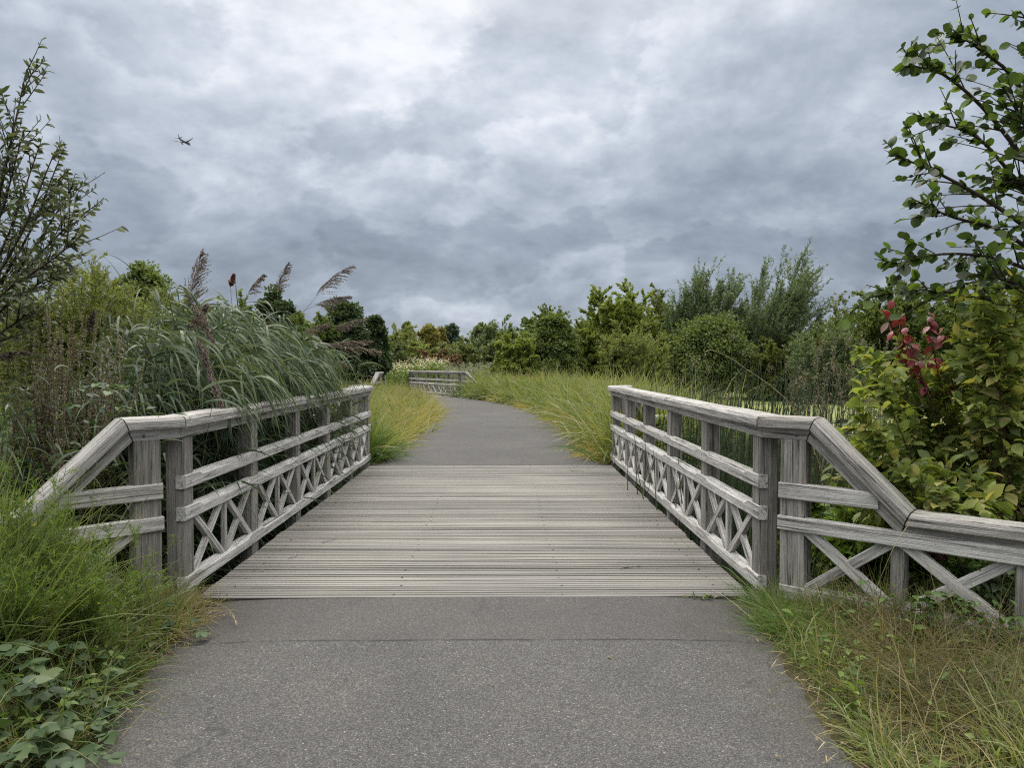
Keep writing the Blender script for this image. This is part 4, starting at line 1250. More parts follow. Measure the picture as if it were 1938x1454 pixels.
# mid-distance banks beside the path between the bridges
def strip(side, y0, y1, w0, w1, n, rng):
    y = y0 + (y1 - y0) * rng.random(n)
    t = w0 + (w1 - w0) * rng.random(n)
    i = np.clip(np.searchsorted(PATH[:, 1], y), 1, len(PATH) - 2)
    tg = unit(PATH[i + 1] - PATH[i - 1])
    nr = np.stack([tg[:, 1], -tg[:, 0]], -1) * side
    q = PATH[i] + nr * (HALF_W[i] + t)[:, None]
    return np.concatenate([q, np.zeros((n, 1))], 1)


def bank(label, mat, side, y0, y1, w0, w1, n, per, length, width, seed, **kw):
    rng = np.random.default_rng(seed)
    C = strip(side, y0, y1, w0, w1, n, rng)
    b = Bag()
    tufts(b, rng, C, per, length, width, **kw)
    return tag(b.build('grass', G[mat]), label, 'grass', kind='stuff')


bank('yellow-green grass bank left of the bending path', 'yellow', -1, 11.6, 33, 0.25, 3.6, 480, 38, 0.85, 0.028, 81, rad=0.17, nseg=3, wind=(0.5, 0, -1), droop=0.9)
bank('tan seeding grass over the path side of the left bank', 'tan', -1, 12.2, 31, 0.10, 1.5, 300, 34, 0.68, 0.016, 82, rad=0.16, nseg=3, wind=(0.6, 0, -1), droop=0.9)
bank('dark green sedge at the far end of the left bridge railing', 'sedge', -1, 11.5, 13.2, 0.15, 1.0, 50, 40, 0.80, 0.013, 83, rad=0.12, wind=(0.5, -0.2, -1), droop=1.2)
bank('green lodged reed grass behind the left bank', 'sedge', -1, 20, 33, 1.8, 6.5, 300, 40, 0.95, 0.022, 84, rad=0.2, nseg=3, wind=(0.9, 0, -1), droop=1.3)
bank('bright yellow-green tall grass bank right of the bending path', 'yellow', 1, 11.7, 35.5, 0.30, 2.5, 470, 42, 1.32, 0.028, 85, rad=0.20, nseg=4, wind=(0.3, -0.2, -1), droop=1.2)
bank('deep green sedge through the right bank', 'sedge', 1, 11.6, 35.5, 0.20, 2.8, 360, 38, 1.1, 0.028, 86, rad=0.18, nseg=4, wind=(0.0, -0.4, -1), droop=1.4)
bank('pale tan grass hanging over the right edge of the path', 'tan', 1, 12, 31, 0.05, 0.9, 260, 32, 0.75, 0.017, 87, rad=0.15, nseg=3, wind=(-0.5, -0.3, -1), droop=1.6)
bank('arching pale sedge behind the right railing', 'yellow', 1, 11.8, 19, 1.4, 4.0, 170, 60, 1.2, 0.013, 88, rad=0.16, wind=(0.9, -0.2, -1), droop=1.9)
bank('rough grass of the meadow behind the second bridge', 'yellow', -1, 36, 58, -9, 22, 900, 18, 0.9, 0.03, 89, rad=0.3, nseg=3, droop=0.9)
bank('rough green grass on the left bank of the stream', 'sedge', -1, 12, 34, 4, 17, 900, 20, 0.9, 0.020, 90, rad=0.25, nseg=3, droop=1.0)
bank('rough grass at the foot of the right hedge', 'sedge', 1, 22, 36, 2.4, 8.0, 420, 22, 0.9, 0.018, 91, rad=0.25, nseg=3, droop=1.0)


# ------------------------------------------------------------------ herbs beyond the second bridge
def herb_patch(name, label, pxa, pxb, pya, Ya, Yb, n, mat_leaf, mat_head, seed, Hs=1.3, head=(0.10, 0.08), group=None):
    rng = np.random.default_rng(seed)
    Y = Ya + (Yb - Ya) * rng.random(n)
    px = pxa + (pxb - pxa) * rng.random(n)
    x = (px - 953) / FPX * Y
    base = np.stack([x, Y, np.zeros(n)], -1)
    org = base.mean(0); org[2] = 0
    poly = curve(base, np.concatenate([rng.normal(size=(n, 2)) * 0.14, np.ones((n, 1))], 1), Hs * (0.75 + 0.4 * rng.random(n)), 0.1, 5)
    f = Bag()
    leaves_on(f, rng, poly, 34, 0.05, 0.95, 0.17, 0.045, 2, DIAM, 1.2, 0.6)
    root = empty(name, org)
    tag(root, label, 'wildflowers', group)
    f.build('foliage', G[mat_leaf], root, origin=org)
    if mat_head:
        h = Bag()
        idx = np.repeat(np.arange(n), 6)
        P = poly[idx, -1] + rng.normal(size=(len(idx), 3)) * np.array((0.16, 0.16, 0.09))
        D = unit(rng.normal(size=(len(idx), 3)) * np.array((1, 1, 0.25)))
        ribbons(h, rng, P, D, head[0], head[1], 0.2, 2, [0.7, 1, 0.6], side=np.cross(D, np.array((0, 0, 1.0)) + 0.3 * rng.normal(size=D.shape)))
        h.build('flower_head', G[mat_head], root, origin=org)
    return root


herb_patch('hemp_agrimony_patch', 'patch of white flowering weeds just left of the second bridge railing', 712, 772, 675, 40, 47, 150, 'herb', 'white', 101, 1.55, (0.085, 0.06))
herb_patch('hemp_agrimony_patch', 'patch of white flowering weeds right above the second bridge railing', 782, 842, 675, 43, 49, 150, 'herb', 'white', 102, 1.75, (0.085, 0.06))
herb_patch('willowherb_patch', 'faded pinkish weeds at the left, above the first railing of the second bridge', 640, 706, 690, 38, 43, 120, 'rust', 'pink', 103, 1.3)
herb_patch('mugwort_patch', 'grey-green seeding weeds between the white flowers and the lime-green bush', 842, 956, 680, 41, 52, 240, 'greyherb', None, 104, 1.65)


# ------------------------------------------------------------------ reeds over the left railing
def plume(bag, rng, P, D, L, wind, n=70, spread=0.55, droop=1.2, w=0.006, sub=0.42):
    """a loose one-sided panicle: fine branchlets off an axis, each strung with spikelets."""
    ax = curve(P[None], D[None], L, 0.5, 9, wind)
    u = 0.02 + 0.96 * rng.random(n)
    B, T = along(ax, np.zeros(n, int), u)
    d = unit(T * 0.9 + spread * perp(rng, T))
    ln = L * sub * (1.05 - 0.75 * u) * (0.6 + 0.6 * rng.random(n))
    br = curve(B, d, ln, droop, 6, wind)
    ribbons(bag, rng, ax[:, 0], D[None], L, 0.004, 0.5, 8, [1] * 9, wind)
    tubes(bag, rng, br, np.linspace(0.0011, 0.0008, 6)[None], 3)
    n = n
    idx = np.repeat(np.arange(n), 16)
    q, t = along(br, idx, 0.25 + 0.75 * rng.random(len(idx)))
    ribbons(bag, rng, q, t + 0.45 * rng.normal(size=t.shape) + np.array(wind) * 0.3, 0.019, w * 1.25, 0.3, 2, [0.3, 1, 0.05], wind)


def reed_clump(label, px, Y, n, hgt, seed, spread=0.35, lean=0.25, plumes=(), leafL=0.50, ydepth=0.5, fresh=0, pull=0.0):
    rng = np.random.default_rng(seed)
    c = at(px, 800, Y); c[2] = -0.55
    base = c + np.stack([rng.normal(size=n) * spread, rng.normal(size=n) * ydepth, np.zeros(n)], -1)
    base[:, 0] = np.minimum(base[:, 0], -2.62 - 0.25 * rng.random(n))
    base[:, 2] = np.minimum(height(base[:, 0], base[:, 1]), -0.05)
    Hh = (hgt - base[:, 2]) * (0.55 + 0.45 * rng.random(n))
    D = np.stack([lean * (0.9 * rng.random(n) - 0.15), -0.10 + 0.2 * rng.normal(size=n), np.full(n, 1.0)], -1)
    wind = (1.0, -0.25, -0.55)
    poly = curve(base, D, Hh * 1.04, 0.22 * rng.random(n) + pull * 0.6, 9, wind)
    st = Bag(); tubes(st, rng, poly, np.linspace(0.0045, 0.0018, 9)[None], 4)
    lf = Bag()
    idx = np.repeat(np.arange(n), 13)
    u = np.tile(np.linspace(0.22, 1.0, 13), n) + rng.normal(size=len(idx)) * 0.02
    P, T = along(poly, idx, np.clip(u, 0, 1))
    out = np.stack([0.35 + 0.9 * rng.normal(size=len(idx)), -0.35 + 0.7 * rng.normal(size=len(idx)), 0 * u], -1)
    Dd = unit(T * 0.9 + 0.75 * unit(out))
    L = leafL * (0.55 + 0.75 * rng.random(len(idx))) * (1.08 - 0.3 * np.clip(u, 0, 1))
    W = 0.020 * (0.55 + 0.65 * rng.random(len(idx)))
    keep = (P[:, 0] + 0.55 * L + 0.3 * np.maximum(Dd[:, 0], 0) * L < -2.02 + 0.12 * rng.normal(size=len(P))) | ((P[:, 2] > 1.35) & (P[:, 0] < -2.0) & (rng.random(len(P)) < 0.5))
    P, Dd, L, W, T = P[keep], Dd[keep], L[keep], W[keep], T[keep]; idx = idx[keep]
    ribbons(lf, rng, P, Dd, L, W, 0.9 + 1.7 * rng.random(len(idx)), 7, [0.45, 0.9, 1, 0.95, 0.8, 0.58, 0.32, 0.03], (0.30, -0.12, -1.0), twist=0.5 * rng.normal(size=len(idx)))
    root = empty('reed_clump', c)
    tag(root, label, 'reeds', 'reeds leaning over the left railing')
    lf.build('leaves', G['reed'], root, origin=c)
    st.build('stems', G['greenstem'], root, origin=c)
    if fresh:
        fb = Bag()
        k = rng.integers(0, len(P), fresh)
        ribbons(fb, rng, P[k], unit(Dd[k] + np.array((0, 0, 0.3))), 0.38, 0.02, 1.4, 6, [0.5, 1, 1, 0.8, 0.55, 0.3, 0.03], (0.5, -0.2, -1))
        fb.build('fresh_leaves', G['reedy'], root, origin=c)
    for (tx, ty, dY, L, dx, dz, dr, nb, mt) in plumes:
        tip0 = at(tx, ty, Y + dY)
        d = unit(np.array((dx, -0.08, dz)))
        start = tip0 - d * L * 0.92
        pb = Bag()
        plume(pb, rng, start, d, L, (0.75, -0.15, -0.8), int(nb * 1.3), 0.42, dr)
        pb.build('plume', G[mt], root, origin=c)
        # the stalk that carries it
        b0 = np.array((start[0] - 0.35 - 0.2 * rng.random(), Y + dY + 0.15, -0.4))
        b0[0] = min(b0[0], -2.42)
        mid = start - d * 0.55 if dz > 0 else start + np.array((-0.32, 0.05, -0.06))
        sb = Bag()
        stalk = resample([b0, (b0 + mid) / 2 + np.array((-0.05, 0, 0.1)), mid, start], 14)
        tubes(sb, rng, stalk[None], np.linspace(0.0045, 0.002, 14)[None], 4)
        fl = Bag()
        q, t = along(stalk[None], np.zeros(6, int), np.linspace(0.32, 0.62, 6))
        ribbons(fl, rng, q, t + 0.7 * np.array((0.6, -0.2, 0)) + 0.3 * rng.normal(size=t.shape), 0.40, 0.021, 1.8, 7, [0.45, 0.9, 1, 0.95, 0.8, 0.58, 0.32, 0.03], (0.6, -0.2, -1))
        sb.build('plume_stalk', G['greenstem'], root, origin=c)
        fl.build('flag_leaves', G['reed'], root, origin=c)
    return root


#            px    Y    n  hgt                      plume: tip px, tip py, dY, length, dx, dz, droop, branchlets, material
reed_clump('reed clump right behind the left end cap, low spreading leaves', 255, 6.3, 80, 1.50, 111, plumes=[(165, 590, 0, 0.22, 0.12, 1, 0.9, 60, 'plume'), (275, 650, .1, 0.2, 0.5, 0.8, 1.6, 50, 'plume')], fresh=30, leafL=0.46)
reed_clump('reed clump with the tallest upright open plume', 345, 7.0, 80, 1.85, 112, plumes=[(357, 484, 0, 0.62, 0.03, 1, 0.55, 80, 'plume'), (392, 640, -1.25, 0.36, 0.35, -0.75, 1.6, 90, 'plume'), (372, 570, -.9, 0.30, 0.25, 0.7, 1.6, 80, 'plume')], fresh=24)
reed_clump('reed clump whose drooping brown plumes hang over the handrail', 385, 6.6, 90, 1.75, 113, plumes=[(408, 765, -.95, 0.32, 0.25, -0.9, 1.2, 90, 'plume'), (385, 700, -.9, 0.30, 0.2, -0.85, 1.2, 90, 'plume'), (320, 690, -.2, 0.24, 0.5, 0.5, 1.8, 60, 'plume')], leafL=0.50)
reed_clump('reed clump with the short red-brown young plume', 440, 8.0, 90, 2.05, 114, plumes=[(436, 522, 0, 0.15, 0.02, 1, 0.35, 70, 'plume_red'), (484, 514, .1, 0.34, 0.35, 0.9, 1.2, 46, 'plume')])
reed_clump('reed clump with grey-green ribbon leaves twisting in the middle', 480, 8.6, 96, 2.0, 115, plumes=[(530, 500, .2, 0.42, 0.12, 1, 0.7, 50, 'plume'), (500, 600, -.3, 0.3, 0.5, 0.6, 1.6, 60, 'plume')], leafL=0.5)
reed_clump('reed clump with leaves streaming down over the far half of the railing', 520, 9.2, 110, 1.95, 116, lean=0.32, plumes=[(640, 492, .1, 0.62, 0.55, 0.85, 0.9, 70, 'plume'), (648, 545, .1, 0.50, 0.9, 0.55, 1.3, 80, 'plume'), (612, 600, -.2, 0.4, 0.7, 0.5, 1.5, 70, 'plume')], leafL=0.55, pull=0.15)
reed_clump('reed clump at the far end with brown feathery plumes blown to the right', 548, 10.2, 100, 1.85, 117, lean=0.40, plumes=[(690, 628, 0, 0.62, 0.95, 0.35, 1.0, 38, 'plume'), (712, 648, .2, 0.66, 1, 0.15, 0.9, 38, 'plume'), (676, 590, .1, 0.5, 0.9, 0.6, 1.1, 40, 'plume'), (636, 640, -.3, 0.44, 0.9, 0.2, 1.4, 90, 'plume'), (655, 680, .1, 0.44, 1, 0.0, 1.2, 70, 'plume')], leafL=0.5, pull=0.2)
reed_clump('low reed clump at the far left, behind the brown seed spikes', 90, 5.9, 80, 1.55, 118, plumes=[(40, 650, 0, 0.3, 0.9, 0.4, 1.2, 70, 'plume')], spread=0.5, leafL=0.46)
reed_clump('reed clump in the ditch below the middle of the left railing', 430, 8.6, 60, 0.9, 119, spread=0.3, leafL=0.5, ydepth=1.1)


# ------------------------------------------------------------------ brown purple-loosestrife spikes on the left
def loosestrife(label, bases, tips, Y, seed):
    rng = np.random.default_rng(seed)
    root = None
    st, se, lf = Bag(), Bag(), Bag()
    org = at(bases[0], 1000, Y); org[2] = 0.0
    main = []
    tips = tips + [(a + 16 * rng.normal(), b_ + 30 + 25 * rng.random()) for a, b_ in tips] + [(a + 22 * rng.normal(), b_ + 60 + 40 * rng.random()) for a, b_ in tips]
    for i, (tx, ty) in enumerate(tips):
        t = at(tx, ty, Y + 0.2 * rng.normal())
        b0 = org + np.array((rng.normal() * 0.07 + (t[0] - org[0]) * 0.3, rng.normal() * 0.08, -0.1))
        main.append(resample([b0, b0 * 0.6 + t * 0.4 + np.array((-0.03, 0, 0.08)), t], 12))
    main = np.array(main)
    n = len(main)
    idx = np.repeat(np.arange(n), 5)
    P, T = along(main, idx, 0.30 + 0.35 * rng.random(len(idx)))
    sd = curve(P, unit(T + 0.35 * perp(rng, T)), 0.22 + 0.22 * rng.random(len(idx)), -0.3, 12)
    for poly, per in ((main, 420), (sd, 230)):
        tubes(st, rng, poly, np.linspace(0.0030, 0.0011, 12)[None], 4)
        leaves_on(se, rng, poly, per, 0.38 if poly is main else 0.2, 1.0, 0.0135, 0.007, 2, [0.5, 1, 0.3], 1.1, 0.2)
        leaves_on(lf, rng, poly, 16 if poly is main else 6, 0.12, 0.75, 0.06, 0.011, 3, [0.4, 1, 0.7, 0.05], 1.0, 0.8)
    root = empty('loosestrife_plant', org)
    tag(root, label, 'wildflower', 'brown loosestrife gone to seed')
    se.build('seed_spikes', G['seed'], root, origin=org)
    st.build('stems', G['brownstem'], root, origin=org)
    lf.build('leaves', G['herb'], root, origin=org)


loosestrife('tall brown seed spikes leaning apart at the far left edge', [60], [(68, 585), (88, 560), (52, 650), (20, 690), (95, 640), (110, 660)], 5.5, 121)
loosestrife('dense fan of reddish-brown seed spikes in front of the willow', [110], [(120, 552), (118, 625), (130, 610), (105, 620), (145, 640), (158, 575), (140, 600)], 5.4, 122)
loosestrife('brown seed spikes reaching up to the small purple plume', [140], [(200, 572), (180, 615), (192, 640), (212, 615), (172, 660), (236, 618)], 5.5, 123)
loosestrife('short brown seed spikes next to the left sloping rail', [150], [(208, 720), (188, 735), (170, 760), (120, 740)], 5.2, 124)


# ------------------------------------------------------------------ near trees: sallow (left) and alder (right)
def branch_plant(name, label, cat, branches, leafmat, wood, seed, twig_n, twig_L, leaf, per, origin, prof, fold, nseg, r0=0.012, jitterY=0.5, spread=0.75, droop=0.4, twdroop=0.2, lo=0.25, leaves_name='leaves', flat=0.0, group=None, sub=0):
    """branches: control points (px, py, Y); twigs and true-shaped leaves along them."""
    rng = np.random.default_rng(seed)
    K = 16
    main = np.array([resample([at(*p) for p in br], K) for br in branches])
    n = len(main)
    idx = np.repeat(np.arange(n), twig_n)
    u = lo + (1 - lo) * rng.random(len(idx))
    P, T = along(main, idx, u)
    D = unit(T + 0.75 * perp(rng, T) + np.array((0, 0, 0.15)))
    tw = curve(P, D, twig_L * (1.2 - 0.75 * u) * (0.5 + 0.8 * rng.random(len(idx))), twdroop, 6)
    if sub:
        i2 = np.repeat(np.arange(len(tw)), sub)
        P2, T2 = along(tw, i2, 0.2 + 0.7 * rng.random(len(i2)))
        tw2 = curve(P2, unit(T2 + 0.8 * perp(rng, T2)), twig_L * 0.4 * (0.5 + 0.8 * rng.random(len(i2))), twdroop, 6)
        tw = np.concatenate([tw, tw2])
    root = empty(name, origin)
    tag(root, label, cat, group)
    f = Bag()
    kw = dict(nseg=nseg, prof=prof, spread=spread, droop=droop, fold=fold, flat=flat)
    leaves_on(f, rng, tw, per, 0.05, 1.0, leaf[0], leaf[1], **kw)
    leaves_on(f, rng, main, per * 5, 0.5, 1.0, leaf[0], leaf[1], **kw)
    f.build(leaves_name, G[leafmat], root, origin=origin)
    w = Bag()
    tubes(w, rng, main, np.linspace(r0, r0 * 0.16, K)[None], 6)
    tubes(w, rng, tw, np.linspace(r0 * 0.22, r0 * 0.09, 6)[None], 4)
    w.build('branches', G[wood], root, origin=origin)
    return root, main, rng


SY = 5.6
sall = [[(-330, 900, SY), (-140, 640, SY), (-20, 420, SY), (20, 270, SY), (50, 132, SY + .1)],
        [(-330, 900, SY), (-150, 660, SY), (-20, 460, SY), (46, 245, SY - .1)],
        [(-330, 900, SY), (-130, 680, SY), (0, 480, SY), (74, 276, SY + .2)],
        [(-330, 900, SY), (-130, 690, SY - .2), (20, 480, SY - .2), (104, 286, SY - .2)],
        [(-330, 900, SY), (-120, 700, SY + .1), (40, 470, SY + .1), (117, 290, SY)],
        [(-330, 900, SY), (-100, 690, SY + .3), (50, 490, SY + .3), (141, 348, SY + .3)],
        [(-330, 900, SY), (-110, 700, SY), (40, 520, SY), (152, 402, SY - .1)],
        [(-330, 900, SY), (-100, 670, SY - .3), (0, 560, SY - .3), (90, 498, SY - .3), (159, 443, SY - .3)],
        [(-330, 900, SY), (-120, 720, SY + .2), (0, 590, SY + .2), (100, 520, SY + .2)],
        [(-330, 900, SY), (-160, 660, SY + .4), (-40, 400, SY + .4), (-10, 200, SY + .4)],
        [(-330, 900, SY), (-160, 700, SY - .2), (-60, 500, SY), (10, 330, SY)],
        [(-330, 900, SY), (-120, 740, SY + .1), (-10, 640, SY), (60, 590, SY)]]
o_ = at(-330, 900, SY); o_[2] = 0
branch_plant('sallow_tree', 'dark small-leaved sallow with upright shoots against the sky at the left edge', 'tree', sall, 'sallow', 'twig', 131, 17, 0.60, (0.055, 0.019), 15, o_, LANCE, 0.25, 4,
             r0=0.022, spread=1.0, droop=0.7, lo=0.32, twdroop=-0.25)

AY = 4.6
ald = [[(2150, 700, AY), (2010, 420, AY), (1900, 250, AY), (1800, 150, AY - .1), (1722, 122, AY - .2)],
       [(2150, 700, AY), (2030, 380, AY + .2), (1935, 170, AY + .2), (1850, 90, AY + .2), (1800, 60, AY + .2)],
       [(2150, 700, AY), (2060, 350, AY), (2000, 120, AY), (1930, 20, AY)],
       [(2150, 700, AY), (2020, 500, AY - .2), (1900, 400, AY - .2), (1780, 330, AY - .2), (1682, 290, AY - .2)],
       [(2150, 700, AY), (2030, 470, AY + .3), (1930, 350, AY + .3), (1850, 260, AY + .3), (1762, 230, AY + .3)],
       [(2150, 700, AY), (2020, 560, AY + .1), (1920, 500, AY + .1), (1800, 480, AY), (1692, 500, AY)],
       [(2150, 700, AY), (2000, 520, AY + .5), (1900, 440, AY + .5), (1800, 410, AY + .5), (1725, 375, AY + .5)],
       [(2150, 720, AY), (2000, 620, AY + .2), (1880, 570, AY + .2), (1760, 550, AY + .2), (1645, 562, AY + .1)],
       [(2150, 700, AY), (2040, 300, AY - .3), (1960, 260, AY - .3), (1890, 150, AY - .3)],
       [(2150, 700, AY), (2010, 470, AY + .2), (1950, 360, AY + .2), (1900, 330, AY + .2)],
       [(2150, 720, AY), (2000, 600, AY - .2), (1930, 540, AY - .2), (1850, 520, AY - .2)]]
o_ = at(2150, 900, AY); o_[2] = 0
aroot, amain, arng = branch_plant('alder_tree', 'near alder with round dark leaves full of holes reaching in from the right edge', 'tree', ald, 'alder', 'twig', 132, 14, 0.46, (0.058, 0.046), 7, o_, ROUND, 0.18, 5,
                           r0=0.024, spread=1.0, droop=0.6, lo=0.30, flat=0.3)
tb = Bag()
tubes(tb, arng, resample([o_ + np.array((0.1, 0, -0.2)), o_ + np.array((0.05, 0, 0.9)), at(2150, 700, AY)], 8)[None], np.linspace(0.06, 0.035, 8)[None], 8)
tb.build('trunk', G['bark'], aroot, origin=o_)
# small dark cones
idx = np.repeat(np.arange(len(amain)), 4)
q, t = along(amain, idx, 0.45 + 0.5 * arng.random(len(idx)))
for q_ in q:
    cb = Bag()
    p1 = q_ + unit(arng.normal(size=3)) * 0.03
    ax_ = np.array([q_, (q_ + p1) / 2, p1, p1 + (p1 - q_) * 0.25, p1 + (p1 - q_) * 0.5, p1 + (p1 - q_) * 0.6])
    tubes(cb, arng, ax_[None], np.array([[0.001, 0.001, 0.0015, 0.007, 0.0065, 0.002]]), 6)
    cb.build('cone', G['twig'], aroot, origin=o_)


# ------------------------------------------------------------------ dogwood behind the right wing fence
def dogwood(label, base_px, Y, stems, seed, red=(), group='dogwood bushes behind the right wing fence', per=7, tw=7):
    """stems: list of tip pixels; leaves in opposite pairs, hanging."""
    br = []
    rng = np.random.default_rng(seed + 500)
    for tx, ty in stems:
        y1 = Y + 0.25 * rng.normal()
        br.append([(base_px + 25 * rng.normal(), 1060, Y + .1 * rng.normal()), (base_px * 0.6 + tx * 0.4 + 12 * rng.normal(), 1060 - (1060 - ty) * 0.55, y1), (tx, ty, y1)])
    org = at(base_px, 1000, Y); org[2] = 0
    root, main, rg = branch_plant('dogwood_bush', label, 'bush', br, 'dogwood', 'redtwig', seed, tw * 2, 0.34, (0.080, 0.045), per + 4, org, OVATE, 0.28, 5, r0=0.0075, spread=0.95, droop=1.1, lo=0.28, flat=0.45, group=group)
    if red:
        rb = Bag(); rs = Bag()
        m2 = np.array([resample([at(*p) for p in b_], 12) for b_ in red])
        tubes(rs, rg, m2, np.linspace(0.005, 0.0018, 12)[None], 5)
        idx = np.repeat(np.arange(len(m2)), 17)
        P, T = along(m2, idx, 0.30 + 0.70 * rg.random(len(idx)))
        D = unit(T * 0.2 + perp(rg, T) + np.array((0, 0, -0.4)))
        ribbons(rb, rg, P, D, 0.085 * (0.7 + 0.5 * rg.random(len(idx))), 0.050, 1.2, 5, OVATE, fold=0.22)
        o1 = rb.build('red_leaves', G['redleaf'], root, origin=org)
        o1['label'] = 'crimson and purple autumn leaves'
        rs.build('red_branches', G['redtwig'], root, origin=org)
    return root


dogwood('bushy yellow-green dogwood with a few crimson leafy shoots on top', 1770, 5.2,
        [(1640, 670), (1660, 720), (1625, 790), (1700, 640), (1745, 690), (1780, 700), (1690, 760), (1720, 820), (1640, 850), (1800, 800), (1760, 870), (1680, 900), (1605, 800), (1830, 640), (1700, 700), (1740, 760), (1650, 690), (1800, 730), (1820, 880), (1610, 850)],
        141, red=[[(1765, 770, 5.1), (1715, 650, 5.1), (1690, 560, 5.1)], [(1770, 780, 5.2), (1720, 690, 5.2), (1665, 575, 5.2)], [(1790, 780, 5.1), (1770, 680, 5.1), (1755, 590, 5.1)], [(1775, 800, 5.0), (1740, 700, 5.0), (1710, 610, 5.0)],
                 [(1800, 790, 5.2), (1795, 700, 5.2), (1785, 620, 5.2)], [(1770, 790, 5.15), (1750, 720, 5.15), (1700, 650, 5.15)]])
dogwood('taller bright green dogwood at the right edge, under the alder', 1900, 4.7,
        [(1850, 560), (1890, 545), (1930, 540), (1840, 640), (1880, 650), (1920, 690), (1860, 720), (1900, 760), (1850, 800), (1930, 800), (1880, 850), (1925, 880), (1840, 700), (1960, 600), (1970, 720), (1905, 620), (1875, 590), (1945, 960)], 142)
dogwood('low yellowing dogwood close behind the right sloping rail', 1730, 4.9,
        [(1600, 880), (1640, 900), (1690, 930), (1720, 900), (1760, 920), (1800, 910), (1650, 950), (1840, 900), (1870, 940), (1780, 960), (1900, 920), (1700, 960)], 143, per=6, tw=6)


# ------------------------------------------------------------------ ivy, brambles, bulrushes, herbs
def ivy():
    rng = np.random.default_rng(151)
    org = at(1900, 1120, 4.0); org[2] = 0
    n = 420
    px = 1830 + 140 * rng.random(n); py = 1060 + 130 * rng.random(n) ** 0.9
    px += (py - 1060) * 0 
    P = np.array([at(a, b_, 4.05 + 0.35 * rng.random()) for a, b_ in zip(px, py)])
    P[:, 2] = np.maximum(P[:, 2], 0.02)
    D = unit(np.stack([0.5 * rng.normal(size=n), -0.9 + 0.4 * rng.normal(size=n), -0.2 + 0.4 * rng.normal(size=n)], -1))
    b_ = Bag()
    ribbons(b_, rng, P, D, 0.055 * (0.6 + 0.7 * rng.random(n)), 0.055, 0.5, 5, [0.75, 1.0, 0.72, 0.5, 0.3, 0.03], side=np.cross(D, np.array((0, 0, 1.0)) + 0.5 * rng.normal(size=D.shape)), fold=0.15)
    root = empty('ivy_plant', org); tag(root, 'glossy green ivy climbing through the low right wing fence at the edge', 'ivy')
    b_.build('leaves', G['ivy'], root, origin=org)
    s = Bag()
    pl = np.array([resample([at(1900 + 30 * rng.normal(), 1190, 4.2), at(1880 + 40 * rng.normal(), 1120, 4.2), at(1860 + 50 * rng.normal(), 1070, 4.25)], 8) for _ in range(12)])
    pl[:, :, 2] = np.maximum(pl[:, :, 2], 0.0)
    tubes(s, rng, pl, 0.003, 5)
    s.build('stems', G['twig'], root, origin=org)


ivy()


def bramble(label, canes, seed, leafL=0.062, gap=0.11):
    """arching canes with leaves of three to five toothed leaflets."""
    rng = np.random.default_rng(seed)
    polys = [resample(c, 14) for c in canes]
    org = polys[0][0].copy(); org[2] = 0
    st, lf = Bag(), Bag()
    pet = st
    tubes(st, rng, np.array(polys), np.linspace(0.0042, 0.0018, 14)[None], 5)
    TOOTH = [0.18, 0.70, 0.92, 0.98, 0.92, 0.78, 0.52, 0.25, 0.02]
    for p in polys:
        ln = np.sum(np.linalg.norm(np.diff(p, axis=0), axis=1))
        k = max(3, int(ln / gap))
        for j in range(k):
            u = (j + 0.6) / k
            q, t = along(p[None], np.zeros(1, int), np.array([u]))
            q, t = q[0], t[0]
            sdv = unit(np.cross(t, (0, 0, 1.0)))
            d = unit(t * 0.35 + sdv * (1 if j % 2 else -1) + np.array((0, 0, 0.55)) + 0.25 * rng.normal(size=3))
            pl = 0.05 * (0.7 + 0.6 * rng.random())
            e = q + d * pl
            tubes(pet, rng, np.stack([q, q + d * pl * 0.5, e])[None], 0.0012, 4)
            fwd = unit(np.array((d[0], d[1], 0.06 + 0.18 * rng.normal())))
            nfl = 5 if rng.random() < 0.35 else 3
            for a in ((0, 65, -65) if nfl == 3 else (0, 50, -50, 105, -105)):
                ca, sa = math.cos(R(a)), math.sin(R(a))
                dd = np.array((fwd[0] * ca - fwd[1] * sa, fwd[0] * sa + fwd[1] * ca, fwd[2] + 0.1 * rng.normal()))
                L = leafL * (1.1 if a == 0 else 0.9) * (0.75 + 0.45 * rng.random())
                st0 = e + dd * (0.014 if a == 0 else 0.003)
                sd = np.cross(dd, np.array((0, 0, 1.0)) + 0.25 * rng.normal(size=3))
                ribbons(lf, rng, st0[None], dd[None], L, L * 0.72, 0.6, 8, TOOTH, fold=0.22, side=sd[None])
    root = empty('bramble', org); tag(root, label, 'bramble', 'brambles creeping out of the left verge')
    lf.build('leaves', G['bramble'], root, origin=org)
    st.build('canes', G['greenstem'], root, origin=org)


def gp(px, py, z):
    return ground_at(px, py, z)


bramble('bramble shoot with large dark leaves at the bottom left corner', [[gp(-60, 1454, 0.03), gp(30, 1300, 0.22), gp(100, 1330, 0.14), gp(190, 1370, 0.05)], [gp(-80, 1400, 0.05), gp(10, 1230, 0.26), gp(70, 1190, 0.20), gp(100, 1240, 0.12)], [gp(-40, 1470, .03), gp(60, 1400, 0.16), gp(130, 1430, 0.08), gp(170, 1480, 0.04)]], 161, 0.075, 0.095)
bramble('bramble cane whose last pale leaf lies on the asphalt', [[gp(20, 1400, 0.04), gp(110, 1330, 0.10), gp(190, 1300, 0.06), gp(245, 1335, 0.025)], [gp(20, 1390, .04), gp(90, 1270, 0.16), gp(170, 1262, 0.10), gp(210, 1290, 0.05)], [gp(40, 1460, .04), gp(120, 1380, 0.08), gp(190, 1395, 0.03), gp(215, 1392, 0.02)]], 162, 0.066, 0.085)
